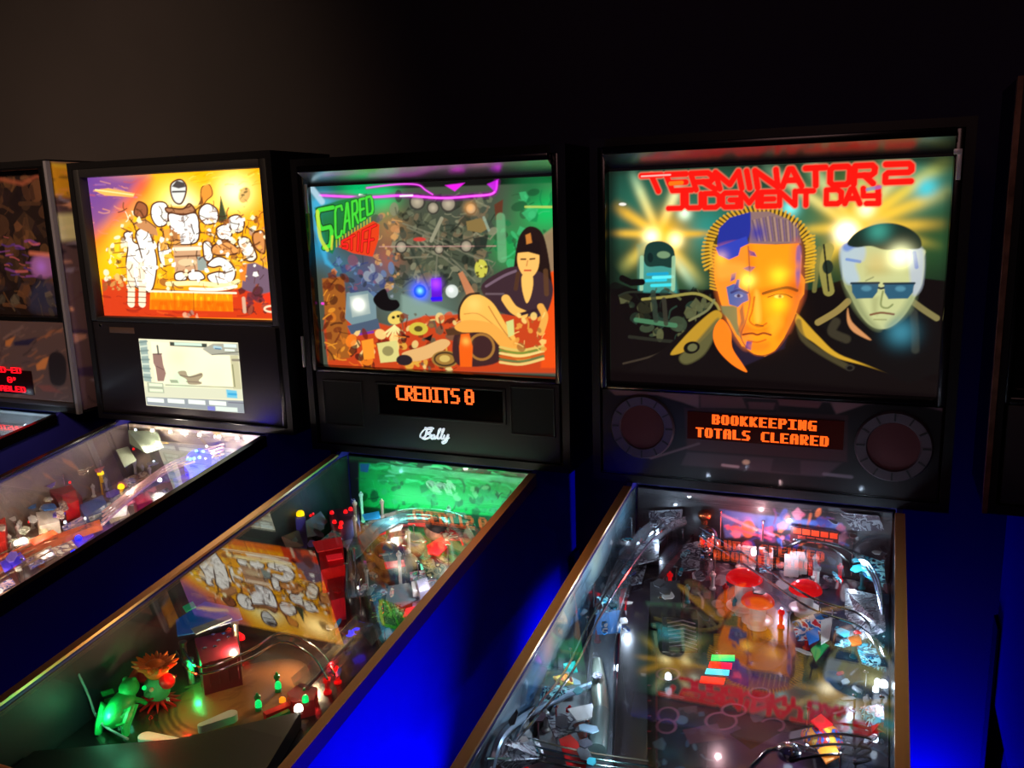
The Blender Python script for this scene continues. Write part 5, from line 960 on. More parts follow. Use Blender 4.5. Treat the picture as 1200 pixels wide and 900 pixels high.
    M.plastic([(450,660),(474,657),(475,664),(452,667)], .07, mat('lit_crimson', (1,1,1))); M.plastic([(500,640),(520,628),(528,638),(514,652),(502,650)], .06, mat('lit_crimson', (1,1,1))); M.plastic([(512,620),(534,612),(546,618),(540,634),(522,634)], .075, P3); M.plastic([(520,600),(545,602),(550,614),(530,614)], .09, mat('bottle_green', (20,80,50), .4)); M.plastic([(536,626),(550,618),(556,630),(542,640)], .06, mat('lit_crimson', (1,1,1)))
    M.plastic([(494,660),(514,650),(530,660),(516,678),(500,676)], .05, P1); M.plastic([(480,672),(500,668),(512,680),(508,704),(484,700)], .045, P4); M.plastic([(455,688),(480,684),(488,704),(470,712),(452,704)], .045, mat('slate_plastic', (100,120,126), .35)); M.plastic([(484,706),(506,698),(504,716),(482,722)], .04, P4); M.plastic([(476,714),(492,710),(488,722),(472,724)], .045, mat('lit_crimson', (1,1,1)))
    M.block([(482,682),(490,680),(492,692),(484,694)], .05, .062, WHITEP, 'white_bone'); M.block([(488,680),(500,676),(504,690),(492,694)], .045, .07, mat('lavender_block', (180,176,200), .3), 'lavender_stone')
    # shaggy green creature
    p = U(458, 722, .03); k = MB(); g_ = random.Random(3); k.ball((0,0,0), .030, .028, .022)
    for i in range(70):
        th, ph = g_.uniform(0, 6.28), g_.uniform(0, 1.5); d = Vector((math.cos(th)*math.cos(ph), math.sin(th)*math.cos(ph), math.sin(ph))); q = Vector((d.x*.029, d.y*.027, d.z*.021)); k.tube([q, q + d*.006 + Vector((0,0,-.002)), q + d*.010 + Vector((g_.uniform(-.004,.004),0,-.005))], [.0018,.0012,.0005], 4)
    k.build('shaggy_creature', P5, r, loc=p)
    M.plastic([(440,744),(456,736),(462,746),(448,754)], .03, TEAL)
    # red box tower with lamps, yellow lamp, ivory wedges
    M.block([(373,646),(402,640),(404,662),(376,668)], .02, .075, RED, 'red_tower'); M.plastic([(366,636),(400,630),(402,642),(372,648)], .085, mat('red_roof', (190,24,30), .3, emit=(180,16,24), es=.35)); M.plastic([(382,652),(401,649),(402,655),(384,658)], .08, mat('lit_crimson', (1,1,1)))
    M.block([(380,664),(402,662),(404,700),(388,704)], .0, .05, mat('crimson_ramp', (150,14,30), .3), 'crimson_chute'); M.plastic([(376,634),(390,622),(400,626),(396,636),(372,642)], .075, P2)
    M.block([(384,598),(420,592),(424,634),(392,640)], .0, .06, mat('deep_maroon', (44,8,18), .4), 'maroon_housing'); M.plastic([(358,612),(376,600),(384,612),(372,628),(360,630)], .05, mat('smoke_plastic', (110,126,136), .3))
    for x, yy, hh in ((389,602,.07),(392,613,.068),(400,614,.068),(405,601,.075),(411,598,.075),(399,619,.065)): M.lamp(U(x, yy, hh), .0055, L_RED, .008)
    M.lamp(U(352, 604, .07), .010, L_YEL, .012); M.block([(346,606),(358,606),(356,614),(350,615)], .0, .07, PURPLE, 'lamp_pillar'); M.lamp(U(364,605,.07), .003, L_RED, .005); M.lamp(U(367,603,.07), .003, L_RED, .005)
    # ivory skeleton-like bone plastics on the left
    for pts in ([(340,640),(366,646),(372,672),(350,668)], [(330,630),(350,622),(356,640),(336,644)]): M.plastic(pts, .05, mat('plum_plastic', (70,50,58), .4))
    # slatted crate with blue lid and silver post
    c = [(228,748),(276,737),(281,766),(236,778)]; o = M.block(c, .0, .065, mat('crate_maroon', (120,26,44), .4), 'slatted_crate')
    for k in range(4):
        f0 = k / 4 + .06; f1 = f0 + .13; L0 = [tuple(np.array(c[3]) * (1 - f) + np.array(c[2]) * f) for f in (f0, f1)]; P = [U(x, yy, .065) for x, yy in L0]; n = np.array([.0, -.0025, 0]); MB().prism([P[0] + n, P[1] + n, P[1] + n + [0,0,-.05], P[0] + n + [0,0,-.05]], (0, .004, 0)).build('slat', mat('crate_slat', (120,30,46), .4), o)
    M.plastic([(206,728),(240,706),(280,714),(284,726),(232,742),(208,746)], .085, mat('lit_ocean', (24,90,170), .3, emit=(16,80,170), es=.25)); M.plastic([(214,712),(226,706),(230,712),(218,718)], .10, mat('mint_plastic', (40,180,120), .3, emit=(30,170,110), es=.3)); M.plastic([(224,738),(268,722),(272,726),(230,744)], .095, mat('pale_edge', (140,170,200), .3))
    for x, yy in ((262,756),(280,747),(283,749)): M.lamp(U(x, yy, .03), .007, L_RED, .010)
    for x, yy in ((250,744),(256,751),(262,743),(240,760),(268,747),(252,758)): M.screw(x, yy, .068)
    for x, yy, hh, m in ((275,730,.09,STEEL),(214,752,.05,STEEL),(222,772,.05,GREY)): p = U(x, yy, hh); M.part(MB().lathe([(0,-hh),(.006,-hh),(.006,-.004),(.008,-.003),(.008,0),(0,.001)], None, 14), 'silver_post', m, p)
    M.wire([(214,760),(236,782),(290,764),(330,742),(372,760),(392,790)], (.05,.06,.065,.06,.05,.05), .0022); M.wire([(206,764),(232,790),(292,772),(330,752),(364,768),(384,796)], (.05,.06,.065,.06,.05,.05), .0022)
    # jester-like toy: orange tuft, green face, red collar and ear puffs
    p = U(184, 806, .03); k = MB(); k.ball((0,0,0), .020, .018, .022, 18, 12); k.ball((0,-.018,.0), .005, .006, .005); o = k.build('jester_toy', mat('green_face', (70,180,120), .4), r, loc=p)
    k = MB(); g_ = random.Random(5); k.ball((0,.002,.030), .020, .016, .016)
    for i in range(26): th = i / 26 * 6.28; rr = .021 + .006 * (i % 2); k.tube([(.010*math.cos(th), .008*math.sin(th)+.002, .030), (rr*math.cos(th), rr*.8*math.sin(th)+.002, .040), (rr*1.35*math.cos(th), rr*1.1*math.sin(th)+.002, .044)], [.006,.004,.001], 5)
    k.build('orange_tuft', ORANGEP, o)
    for sx in (-1, 1): MB().ball((sx*.022,.0,.016), .012,.011,.012).build('ear_puff', mat('lit_scarlet', (230,20,24), .4), o)
    k = MB()
    for i in range(14): th = i / 14 * 6.28; k.prism([(.012*math.cos(th-.22), .012*math.sin(th-.22), -.020), (.034*math.cos(th), .030*math.sin(th), -.026), (.012*math.cos(th+.22), .012*math.sin(th+.22), -.020)], (0,0,.004))
    k.build('red_collar', mat('lit_scarlet', (1,1,1)), o)
    o.scale = (1.25, 1.25, 1.2)
    for sx in (-1, 1): MB().ball((sx*.007,-.0165,.008), .0035).build('eye', L_GREEN if sx < 0 else CREAM, o)
    MB().tube([(-.008,-.0165,-.007),(0,-.0195,-.010),(.008,-.0165,-.007)], .0018, 6).build('mouth', RED, o)
    M.part(MB().tube(smooth_pts([U(152,800,.04), U(160,786,.05), U(176,776,.055), U(186,772,.05)], False, 5), .006, 10), 'orange_arm', mat('coral_arm', (226,90,50), .4))
    # leaping frog, lit green
    p = U(140, 830, .03); k = MB(); k.ball((0,0,0), .022, .036, .019); k.ball((.004,.030,.012), .017,.017,.015); k.ball((-.004,.038,.022), .005); k.ball((.012,.038,.022), .005)
    for sx in (-1,1): k.tube([(sx*.012,-.012,0),(sx*.026,.000,.004),(sx*.024,-.026,-.008),(sx*.026,-.034,-.020)], [.011,.010,.008,.006], 8); k.tube([(sx*.012,.018,0),(sx*.024,.022,-.008),(sx*.024,.030,-.024)], [.005,.004,.004], 8)
    o = k.build('frog_toy', mat('frog_green', (30,200,100), .4), r, loc=p); o.rotation_euler = (R(20), 0, R(14)); o.scale = (1.05, 1.15, 1.1)
    A_ = U(126,812,0); M.lamp(U(147,846,.008), .010, glowmat('lamp_mint', (90,255,190), 2.6), .010); [M.plastic([(118+k*4,812+k*9),(132+k*4,808+k*9),(134+k*4,812+k*9),(120+k*4,817+k*9)], .02, GREEN) for k in range(5)]
    M.wire([(92,790),(104,816),(112,838),(124,852),(150,866)], (.02,.02,.02,.02,.02), .0022, GREY)
    M.lamp(U(94,768,.02), .008, mat('dim_red', (190,30,50), .3, emit=(190,30,50), es=.35), .012)
    # green and red lane posts in front of the brown floor, white corner lamp, apron
    for x, yy, hh in ((326,806,.035),(303,828,.03),(358,822,.03)): M.lamp(U(x, yy, hh), .006, L_GREEN, .012); M.post(U(x, yy+4, 0), hh, GREEN, .005)
    M.lamp(U(331,822,.02), .006, L_ORANGE, .008); M.block([(308,834),(338,822),(342,826),(312,838)], .0, .012, mat('lit_scarlet', (1,1,1)), 'red_guide'); M.block([(336,812),(352,800),(372,806),(368,820),(346,826)], .0, .03, mat('rose_clear', (180,50,54), .2, emit=(120,10,14), es=.15, coat=.6), 'red_lane_block')
    M.block([(300,848),(338,830),(340,833),(302,851)], .0, .010, GREEN, 'green_guide'); M.block([(272,852),(284,849),(284,852),(272,855)], .0, .012, L_GREEN, 'green_strip')
    M.flipper(270, 836, 236, 852, WHITEP); M.flipper(170, 862, 206, 866, WHITEP)
    q = [U(x, yy, .012) for x, yy in ((348,836),(205,866),(60,872),(-60,1010),(420,1060))]; 
    k = MB(); xa = -.262; k.prism([(xa, -1.065, M.pz(-1.065,.002)), (.20, -1.065, M.pz(-1.065,.002)), (U(352,834,.03)[0], U(352,834,.03)[1], M.pz(U(352,834,.03)[1],.002)), (U(205,866,.03)[0], U(205,866,.03)[1], M.pz(U(205,866,.03)[1],.002)), (xa, U(40,872,.03)[1] , M.pz(U(40,872,.03)[1],.002))], (0,0,.028)); k.build('apron', mat('dark_apron', (16,13,15), .6, noise=.4, nscale=14), r)
    M.lamp(U(350,832,.035), .008, L_WHITE, .010); M.part(MB().lathe([(0,0),(.013,0),(.013,.03),(0,.03)], None, 12), 'lamp_cup', RED, U(350,836,0))
    # clear guides at the right lane
    M.ramp([(352,806),(372,788),(392,768),(412,748),(428,730)], (.03,.035,.04,.045,.05), .04, .016, CLEAR); M.ramp([(380,806),(402,780),(422,752)], (.02,.025,.03), .02, .014, CLEAR); M.wire([(360,806),(388,776),(414,748)], (.045,.05,.055), .003, STEEL)
    M.lamp(U(418,741,.03), .010, L_BLUE, .008); M.lamp(U(410,744,.03), .008, L_BLUE, .008); M.plastic([(424,742),(440,732),(448,742),(436,758)], .04, DARK)
    for x, yy, m in ((388,748,DARK),(398,754,MAROON),(408,766,PURPLE),(396,800,CLEARRED),(384,812,CLEARRED)): M.post(U(x, yy, 0), .03, m, .006)
    lim = lambda x, yy: x < 604 - (yy - 560) * .765 and x > 400 - (yy - 541) * 1.2
    M.clutter(21, 26, (405,612,580,730), [P1, P1, P2, P3, P4, GREY, TAN, DARK, mat('slate_plastic', (1,1,1)), CREAM, WHITEP], (.03,.09), (4,12), lim); M.clutter(22, 10, (340,600,420,700), [P1, MAROON, RED, PURPLE, GREY], (.03,.07), (4,10), lim); M.clutter(23, 8, (380,730,440,790), [P4, PURPLE, GREY, BLUE, MAROON], (.02,.05), (4,9), lim)
    g_ = random.Random(11)
    for i in range(44):
        x = g_.uniform(400, 560); yy = g_.uniform(610, 720)
        if x > 610 - (yy - 560) * .76 - 10: continue
        (M.screw if i % 2 else M.legstand)(x, yy, .05 + .03 * (i % 3))
    for x, yy in ((387,696),(394,684),(420,690),(405,676),(478,628),(495,632),(450,624)): M.lamp(U(x, yy, .03), .0035, L_WHITE, .006)
    for q, c, pw in ((U(118,836,.05),(110,255,180),.20),(U(140,850,.075),(110,255,180),.18),(U(176,838,.06),(255,30,24),.10),(U(204,790,.07),(255,40,24),.07),(U(196,816,.05),(60,255,150),.03)): light('POINT', tuple(q), c, pw, r, .004, name='toy_lamp')
    light('AREA', (0, -.05, M.pz(-.05, .04)), (130,255,205), .6, r, (.4,.04), (R(105),0,0), name='green_lamp')
    light('AREA', (.06, .028, g - .02), (130,255,205), .5, r, (.38,.02), (R(-70),0,0), name='green_lamp')
    for x, y_, z, c, pw in ((-.02,-.16,.11,(255,240,220),.16),(.15,-.22,.10,(255,235,225),.13),(.19,-.38,.10,(240,240,255),.10),(-.18,-.08,.10,(120,140,200),.06),(-.15,-.18,.05,(255,30,30),.05),(0.03,-.58,.07,(255,215,165),.34),(-.08,-.66,.07,(255,205,150),.24),(.12,-.62,.05,(255,40,40),.05),(-.15,-.70,.04,(0,255,110),.06),(-.16,-.58,.05,(255,60,30),.05)):
        light('POINT', (x, y_, M.pz(y_, z)), c, pw * 3.0, r, .006, name='playfield_lamp')
    return M
# ------------------------------------------------------------------ machine with the blazing yellow picture (left)
def build_blaze():
    M = Machine('pinball machine with white armoured figures on a blazing yellow backglass, over a cream screen', -1.5778, .0214, .0328, gw=.53, box_w=.715, box_top=.755, win=(.634, .397, .3165), cab=mat('dark_violet_cabinet', (34,30,110), .5, noise=.3, nscale=2.5), rail=BLACKGLOSS)
    r = M.r; g = M.g; U = M.pt; M.backglass(art_blaze(), 1.5); M.frame(False, BLACKMATTE); y = M.fy + .004; vp = lambda px, py: M.vp(px, py, y)
    k = MB(); k.box(-.338, y, g + .028, .338, y + .014, g + .302, .003); k.build('speaker_panel', mat('satin_black_panel', (26,23,28), .4), r)
    k = MB(); k.box(-.338, y - .006, g + .024, .338, y + .003, g + .031, .002); k.box(.325, y - .004, g + .031, .338, y + .001, g + .30, .001); k.build('panel_edge', BLACKGLOSS, r)
    A = art_lcd(); q = [vp(*p) for p in ((168,397),(283.5,401.5),(282.5,482.5),(168,475.5))]; x0, x1 = (q[0][0]+q[3][0])/2, (q[1][0]+q[2][0])/2; z1, z0 = (q[0][2]+q[1][2])/2, (q[2][2]+q[3][2])/2
    A.panel('lcd_screen', artmat('lcd_picture', 1.3, .15, 0, base=0), r, lambda a, b: (x0 + a*(x1-x0), y - .003 + 0*a, z1 + b*(z0-z1)), (0,.003,0))
    k = MB(); p0 = vp(128,383); p1 = vp(158,391); k.box(p0[0], y-.001, p1[2], p1[0], y+.001, p0[2], .0008); k.build('name_badge', mat('dull_badge', (70,52,44), .5), r); k = MB(); p0 = vp(118,381); k.lathe([(0,-.001),(.004,-.001),(.004,.003),(0,.004)], Matrix.Translation((p0[0], y, p0[2])) @ Matrix.Rotation(R(90),4,'X'), 14); k.build('panel_lock', CHROME, r)
    # ---- under the glass
    A = Art(220, 440, M.pfquad(), (120, 104, 104), 51); A.view(0, 0, 1)
    A.specks((-60,500,310,800), 360, [(200,180,160),(150,120,110),(90,70,80),(230,210,190),(190,120,100),(110,90,110),(70,60,80)], 4, 20, .6, 1, -16)
    A.glow(205, 560, 40, (220,176,160), .8, add=False); A.poly([(196,520),(240,545),(230,580),(180,575)], (214,170,150), .8, 6); A.poly([(0,640),(60,610),(110,640),(40,700),(-20,720)], (150,120,96), .7, 6)
    A.poly([(80,600),(120,590),(140,620),(100,650)], (110,90,160), .8, 6); A.poly([(150,510),(200,505),(190,540),(150,545)], (150,170,140), .7, 4)
    M.playfield(A)
    A = Art(200, 70, M.bpquad(), (170, 160, 140), 6); A.view(0, 0, 1); A.specks((130,495,310,590), 70, [(214,204,180),(150,160,130),(120,110,110),(236,224,190),(190,170,90)], 3, 12, .7); A.poly([(136,520),(165,500),(172,530),(150,545)], (60,56,60), .9, 4)
    M.backpanel(A, 0)
    for sd in (-1, 1):
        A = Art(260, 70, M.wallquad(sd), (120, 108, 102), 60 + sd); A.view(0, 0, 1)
        if sd < 0: A.glow(130, 540, 20, (60,54,58), .9, add=False); A.glow(70, 570, 40, (104,94,92), .9, add=False); A.glow(20, 610, 34, (128,118,100), .9, add=False); A.glow(-40, 640, 40, (90,70,66), .8, add=False); A.specks((-120,520,140,700), 30, [(104,94,90),(140,126,116),(90,80,80)], 8, 30, .3)  # soft dark and pale patches put lamp light and shadow into the wall colour
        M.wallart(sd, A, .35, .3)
    P1 = printed('print_sand', [(226,206,180),(170,130,110),(120,100,110),(236,226,206)], 34); P2 = printed('print_blue_rose', [(90,90,170),(200,160,160),(60,70,130),(220,210,214)], 40); P3 = printed('print_olive_white', [(150,160,130),(226,226,206),(110,116,90),(190,190,160)], 34)
    # row of lamps along the back
    for x, yy in ((186,502),(207,504),(224,506),(241,507),(264,509),(287,510)): M.lamp(U(x, yy, .145), .006, L_WHITE, .008)
    M.plastic([(150,505),(185,507),(192,526),(172,532),(152,520)], .11, mat('sage_plastic', (150,170,146), .4)); M.plastic([(186,500),(200,502),(198,520),(188,520)], .12, YELLOW); M.plastic([(136,528),(150,524),(160,540),(146,548)], .09, mat('mint_white', (190,210,180), .4))
    for k in range(4): M.wire([(120,600+k*5),(165,566+k*3),(205,540+k*3),(262,520+k*4)], (.07,.09,.10,.10), .003, mat('pink_wire', (224,180,170), .3, .4))
    M.ramp([(70,640),(120,606),(165,575),(210,556),(262,545)], (.03,.05,.07,.08,.08), .04, .016, CLEAR); M.ramp([(-20,680),(30,650),(80,632),(120,618)], (.03,.035,.04,.045), .04, .016, mat('orange_ramp', (210,110,70), .25, coat=.5))
    # blue lit dome cluster
    p = U(246, 534, .075); p[1] = min(p[1], -.012); k = MB(); k.ball((0,0,0), .040, .034, .030, 20, 12); k.lathe([(.043,-.05),(.043,-.010),(.036,-.004),(0,-.002)], None, 24); o = k.build('blue_dome', mat('lit_blue_dome', (0,4,90), .25, emit=(0,4,255), es=6.0, coat=.3), r, loc=p)
    for dx, dy, dz in ((-.018,-.026,.006),(-.004,-.032,.010),(.008,-.030,.012),(.020,-.022,.014),(.002,-.012,.028),(.018,-.004,.026)): MB().ball((dx,dy,dz), .0052).build('pale_blue_lamp', glowmat('lamp_pale_blue', (110,190,255), 3.0), o)
    M.plastic([(200,556),(222,545),(236,556),(226,572),(206,572)], .06, mat('violet_plastic', (110,90,190), .3, emit=(60,40,180), es=.15)); k = MB().tube([U(205+20*c, 556+9*q, .07) for c, q in ring(16)], .003, 7, True); M.part(k, 'clear_ring', CLEAR)
    # yellow lamps, red, white and violet pieces down the lane
    for x, yy in ((118,556),(142,572)): p = U(x, yy, .06); o = M.lamp(p, .009, L_YEL, .012); M.part(MB().lathe([(0,-.06),(.005,-.06),(.005,0),(0,0)], None, 10), 'lamp_pillar', YELLOW, p)
    M.block([(58,574),(84,568),(96,582),(70,590)], .0, .06, mat('wine_block', (110,30,40), .4), 'wine_block'); M.block([(72,580),(88,574),(92,586),(76,592)], .02, .065, RED, 'red_block'); M.block([(155,580),(172,574),(178,586),(160,592)], .0, .05, mat('raspberry', (170,20,60), .35, emit=(150,10,40), es=.15), 'raspberry_block'); M.block([(92,592),(120,580),(128,596),(100,606)], .0, .04, mat('denim_block', (60,80,140), .4), 'denim_block'); M.block([(-8,614),(6,606),(6,634),(-8,640)], .0, .05, mat('coral_block', (216,50,40), .35), 'coral_block')
    M.plastic([(122,598),(140,586),(150,590),(148,604),(128,608)], .05, mat('lit_ivory', (245,240,225), .3, emit=(250,240,220), es=.8)); M.plastic([(126,608),(150,598),(152,604),(130,614)], .045, CREAM); M.lamp(U(132,598,.055), .008, L_WHITE, .008); M.lamp(U(27,636,.05), .011, L_WHITE, .012); M.lamp(U(20,638,.045), .007, L_WHITE, .010)
    M.block([(42,600),(68,598),(70,612),(46,616)], .0, .05, mat('bone_block', (206,196,180), .4), 'bone_block'); M.block([(44,614),(54,612),(56,624),(46,626)], .0, .04, CREAM, 'cream_block'); M.plastic([(34,634),(62,622),(68,626),(40,640)], .05, mat('lit_orange', (240,90,40), .3, emit=(230,70,20), es=.4))
    for i, pts in enumerate(([(72,618),(96,606),(104,616),(82,630)],[(80,632),(104,620),(110,628),(92,642)],[(60,644),(84,634),(90,642),(68,654)],[(100,600),(116,596),(120,604),(106,612)],[(30,656),(60,644),(66,652),(36,668)],[(0,660),(24,648),(30,656),(6,672)],[(150,560),(170,552),(176,560),(156,570)],[(176,582),(196,572),(202,580),(182,592)],[(-10,690),(14,678),(18,686),(-6,700)],[(70,596),(88,590),(90,598),(74,604)])): M.plastic(pts, .035 + .006 * (i % 3), [P2, mat('lit_violet', (80,60,200), .3, emit=(50,30,220), es=.3), P1, P3][i % 4])
    lim = lambda x, yy: yy < 503 + (300 - x) * .66 - 8 and yy > 520 + (137 - x) * .55
    M.clutter(31, 34, (-20,540,260,700), [P1, P1, P2, P3, WHITEP, PINK, CREAM, mat('smoke_mauve', (110,90,100), .35), ORANGEP, mat('violet_plastic', (1,1,1)), BLUE], (.02,.09), (4,11), lim)
    M.lamp(U(92,632,.045), .008, L_BLUE, .010); M.lamp(U(86,648,.03), .006, L_BLUE, .010)
    g_ = random.Random(17)
    for i in range(70):
        t = g_.random(); s_ = g_.uniform(.2, .95); x = 290 - 320 * t - (1 - s_) * (150 - 60 * t); yy = 520 + 185 * t - (1 - s_) * 40
        if i % 3 == 0: M.lamp(U(x, yy, .035), .0035, [L_WHITE, L_WHITE, L_RED, L_COOL][i % 4], .006)
        elif i % 3 == 1: M.screw(x, yy, .04 + .02 * (i % 2))
        else: M.legstand(x, yy, .035 + .01 * (i % 2))
    for k in range(5): M.wire([(-30,664+k*8),(20,640+k*7),(60,622+k*6)], (.04,.045,.05), .0022, mat('brass_wire', (230,190,150), .25, .8))
    M.front_end(mat('sand_apron', (120,100,84), .45, noise=.3, nscale=20))
    for x, y_, z, pw in ((-.12,-.03,.13,.7),(.12,-.03,.13,.7),(0,-.22,.11,.7),(.1,-.40,.10,.6),(-.1,-.42,.10,.7),(0,-.62,.10,.7),(.1,-.8,.09,.5)): light('POINT', (x, y_, M.pz(y_, z)), (255,232,214), pw * 1.1, r, .006, name='playfield_lamp')
    light('POINT', (.17,-.16, M.pz(-.16, .09)), (0,10,255), 1.1, r, .006, name='blue_dome_lamp')
    return M
# ------------------------------------------------------------------ far left machine: dark picture, red display
def build_tiger():
    M = Machine('pinball machine at the far left with unlit backglass and red dot display', -2.345, 0, .046, gw=.53, box_w=.71, box_top=.755, win=(.634, .43, .30), rail=BLACKGLOSS); r = M.r; g = M.g; U = M.pt
    M.backglass(art_dim(), 0); M.frame(False); y = M.fy + .004
    TG = [(32,26,34),(74,56,52),(22,18,22),(110,84,70),(84,74,76)]
    A = Art(150, 60, [(-170,388),(76,404),(92,480),(-160,490)], (84,66,66), 14); A.view(0, 400, 1/9.); A.specks((-1500,20,720,800), 150, [(110,88,86),(60,44,48),(128,100,92),(30,26,36),(150,96,66)], 20, 90, .7, 1, -24)
    A.poly([(390,400),(470,340),(540,320),(500,430),(400,450)], (190,120,66), 1, 2); A.poly([(0,180),(130,140),(60,230),(0,230)], (176,110,60), 1, 3); A.poly([(110,190),(400,150),(300,220),(120,225)], (36,32,60), 1, 3); A.poly([(540,320),(640,280),(720,340),(730,520),(660,580),(560,540)], (32,24,28), 1, 4, sm=True); A.poly([(40,570),(380,620),(380,670),(60,620)], (150,140,120), .9, 4); A.poly([(60,570),(130,580),(120,620),(60,600)], (180,160,50), .9, 3); A.poly([(400,590),(560,580),(700,640),(480,640)], (120,70,66), .9, 3)
    A.panel('speaker_panel', artmat('striped_panel_ink', 0, .4, .2), r, lambda a, b: (-.335 + a*.67, y + 0*a, g + .285 - b*.245), (0,.012,0))
    a = M.vp(-70, 428, y); b = M.vp(41, 463, y); d = MB().box(a[0], y-.003, b[2], b[0], y+.002, a[2], .001).build('dot_matrix_display', mat('dark_red_window', (26,6,10), .2), r)
    c0 = M.vp(-58, 431, y); px = ((M.vp(30,440,y)[0] - c0[0]) / 90, .0026); dot_lettering([('PRESSED-ED', 0, 0), ("0'", 42, 12), ('DISABLED', 14, 23)], (M.vp(29,440,y)[0] - 62*px[0]*1.0, y-.0034, M.vp(10,430,y)[2]), px, D_RED, d, 1, 6)
    k = MB(); k.box(-.335, y-.004, g+.024, .335, y+.01, g+.040, .002); k.build('panel_edge', mat('grey_edge', (60,56,62), .35, .5), r)
    # printed side armour on the right of the backbox and its bright corner moulding
    x = M.bw/2 + .001; A = Art(50, 150, [(56,208),(90,205),(108,480),(98,484)], (102,80,86), 22); A.view(0, 190, 1/2.9)
    A.poly([(165,70),(225,90),(235,240),(240,330),(205,320)], (240,176,38), .95, 4); A.poly([(170,75),(225,85),(222,118),(180,105)], (255,224,64), .8, 3); A.specks((160,100,240,560), 26, [(192,112,64),(144,112,128),(48,35,48),(255,176,96)], 4, 13, .7); A.specks((190,300,320,860), 160, [(54,41,80),(208,153,134),(160,150,176),(32,25,41),(255,185,144),(96,64,70)], 4, 16, .8); A.poly([(215,420),(255,410),(260,520),(235,530)], (255,255,192), .8, 4)
    zb = g + .0085; A.panel('side_print', artmat('side_print_ink', 0, .35, .3), r, lambda u, v: (x + 0*u, M.fy + .004 + u*.245, g + .75 - v*.735), (-.002,0,0))
    k = MB(); k.prism([(x-.008, M.fy-.004, zb), (x+.003, M.fy-.004, zb), (x+.003, M.fy+.010, zb), (x+.001, M.fy+.010, zb), (x+.001, M.fy-.002, zb), (x-.008, M.fy-.002, zb)], (0,0,.742)); k.build('corner_moulding', mat('bright_moulding', (130,128,138), .4, .4), r)
    A = Art(160, 260, M.pfquad(), (150,180,190), 71); A.view(0,0,1); A.specks((-200,480,80,640), 120, [(190,214,220),(120,150,160),(210,120,130),(230,236,236),(180,200,204)], 3, 14, .7, 1, -6); M.playfield(A)
    A = Art(100, 40, M.bpquad(), (150,170,176), 72); M.backpanel(A, 0)
    M.ramp([(-60,560),(-20,535),(20,512),(45,500)], (.05,.07,.09,.10), .05, .016, CLEAR); M.plastic([(-30,505),(30,498),(60,500),(20,512)], .10, mat('ice_plastic', (190,220,224), .3)); M.plastic([(-30,522),(6,514),(22,516),(-10,528)], .08, PINK)
    for x_, yy in ((8,508),(-12,512),(30,500),(4,526),(-20,534)): M.lamp(U(x_, yy, .08), .006, L_COOL, .008)
    for x_, yy in ((14,520),(-6,540),(-30,520)): M.post(U(x_, yy, 0), .05, RED, .006)
    M.front_end(mat('ice_apron', (120,150,160), .45))
    for x_, y_ in ((.1,-.1),(-.1,-.3),(.1,-.45)): light('POINT', (x_, y_, M.pz(y_, .11)), (210,235,255), .5, r, .006, name='playfield_lamp')
    return M
# ------------------------------------------------------------------ machine at the right edge: only its side shows
def build_edge():
    M = Machine('pinball machine at the right edge, only its blue-lit cabinet side and backbox edge in view', .785, -.035, .02, box_w=.72, box_top=.805, cab=mat('plain_dark_cabinet', (40,40,120), .55)); r = M.r; g = M.g
    A = Art(40, 30, [(0,0),(1,0),(1,1),(0,1)], (14,12,14), 1); M.backglass(A, 0); M.frame(False)
    y = M.fy + .004; k = MB(); k.box(-.335, y, g + .028, .335, y + .014, g + .2215, .004); k.build('speaker_panel', BLACKMATTE, r)
    x = -M.bw/2 - .001; k = MB(); k.prism([(x-.003, M.fy-.004, g+.009), (x+.006, M.fy-.004, g+.009), (x+.006, M.fy-.002, g+.009), (x-.001, M.fy-.002, g+.009), (x-.001, M.fy+.012, g+.009), (x-.003, M.fy+.012, g+.009)], (0,0,.795)); k.build('corner_moulding', mat('worn_moulding', (120,84,66), .45, .6, noise=.5, nscale=30), r)
    A = Art(40, 80, [(0,0),(1,0),(1,1),(0,1)], (40,40,50), 1); M.playfield(A); A = Art(40, 20, [(0,0),(1,0),(1,1),(0,1)], (40,40,50), 1); M.backpanel(A, 0)
    M.front_end(mat('plain_apron', (40,40,46), .5))
    return M
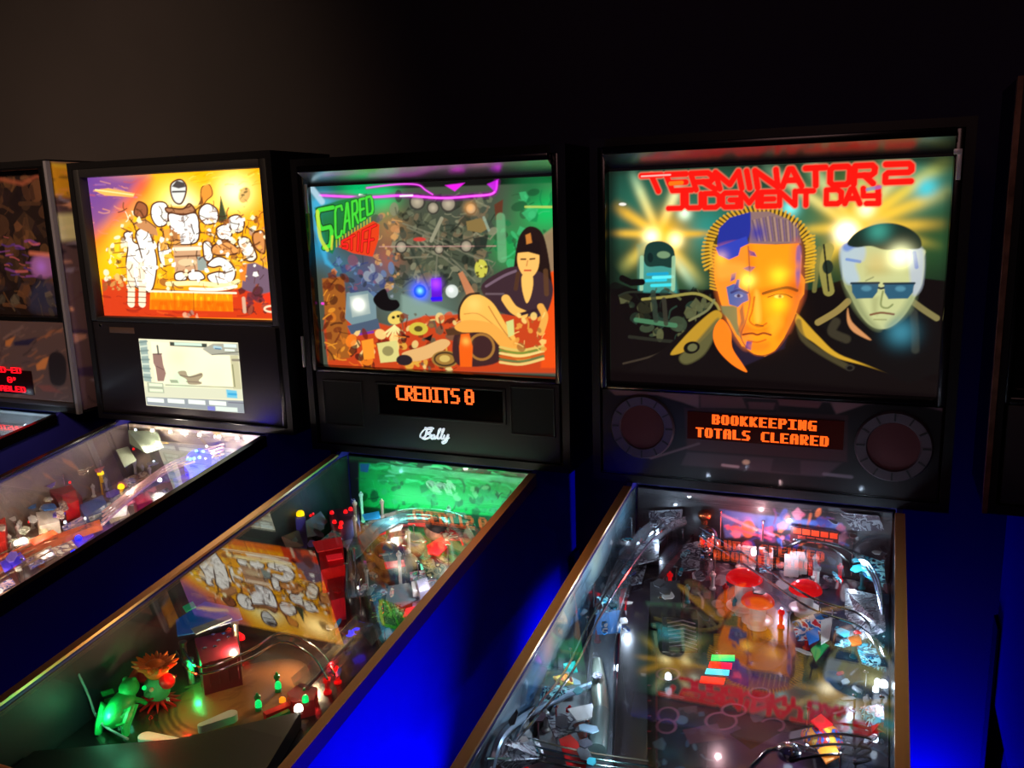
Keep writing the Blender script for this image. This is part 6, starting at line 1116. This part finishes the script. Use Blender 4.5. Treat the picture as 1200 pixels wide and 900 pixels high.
# ------------------------------------------------------------------ room
def room():
    wm = mat('dark_painted_wall', (40,35,36), .8, noise=.25, nscale=1.5); fm = mat('dark_carpet', (20,19,24), .95, noise=.4, nscale=60)
    def s(name, b, m): o = MB().box(*b).build(name, m, smooth=False); o['kind'] = 'structure'; return o
    s('floor', (-4.6, -3.6, -.05, 3.0, .55, 0), fm); s('ceiling', (-4.6, -3.6, 2.9, 3.0, .55, 2.95), wm); s('wall_back', (-4.6, .45, 0, 3.0, .55, 2.9), wm)
    s('wall_left', (-4.7, -3.6, 0, -4.6, .55, 2.9), wm); s('wall_right', (3.0, -3.6, 0, 3.1, .55, 2.9), wm); s('wall_front', (-4.6, -3.7, 0, 3.0, -3.6, 2.9), wm)
    w = bpy.data.worlds.new('dark_room'); SC.world = w; w.use_nodes = True; b = w.node_tree.nodes['Background']; b.inputs['Color'].default_value = (.6, .4, .4, 1); b.inputs['Strength'].default_value = 0.02
    # ultraviolet-blue strips glowing in the aisles between cabinets, and two added fill lights from above, without fixtures
    def aim(p, q): return (Vector(q) - Vector(p)).to_track_quat('-Z', 'Y').to_euler()
    light('AREA', (-.452, -.88, .47), (0,0,255), 8, size=(.04,.75), rot=(R(180),R(-4),0), name='blue_aisle_lamp', spread=R(62))
    light('AREA', (-.310, .05, .52), (0,0,255), .7, size=(.05,.2), rot=(0,R(106),0), name='blue_aisle_lamp', spread=R(70))
    light('AREA', (.385, .36, .04), (0,0,255), 13, size=(.12,.05), rot=(R(180),0,0), name='blue_aisle_lamp')
    light('AREA', (-1.10, -.30, .30), (30,0,255), 1.2, size=(.05,.9), rot=(0,R(112),0), name='blue_aisle_lamp')
    p = (-1.3, -1.7, 2.8); light('AREA', p, (255,214,178), 12.0, size=(.5,.5), rot=aim(p, (-2.6, .3, 1.7)), name='overhead_fill', spread=R(70))
    p = (.0, -2.2, 2.8); light('AREA', p, (255,190,185), 4.5, size=(.8,.6), rot=aim(p, (0, 0, 1.1)), name='overhead_fill')
    cam = bpy.data.cameras.new('camera'); co = bpy.data.objects.new('camera', cam); C.objects.link(co); SC.camera = co
    cam.sensor_fit = 'HORIZONTAL'; cam.sensor_width = 36; cam.lens = FPX / 1200 * 36; cam.clip_start = .02
    x, u, f = AX; co.matrix_world = Matrix(((x[0], u[0], -f[0], CAM[0]), (x[1], u[1], -f[1], CAM[1]), (x[2], u[2], -f[2], CAM[2]), (0, 0, 0, 1)))
    v = SC.view_settings; v.view_transform = 'Standard'; v.look = 'None'; v.gamma = 1; v.exposure = 0; v.use_curve_mapping = False
    try:
        SC.cycles.use_denoising = True; SC.cycles.max_bounces = 10; SC.cycles.transparent_max_bounces = 24; SC.cycles.sample_clamp_indirect = 4; SC.cycles.caustics_refractive = False
    except Exception: pass
room()
build_hero()
build_sofa()
build_blaze()
build_tiger()
build_edge()
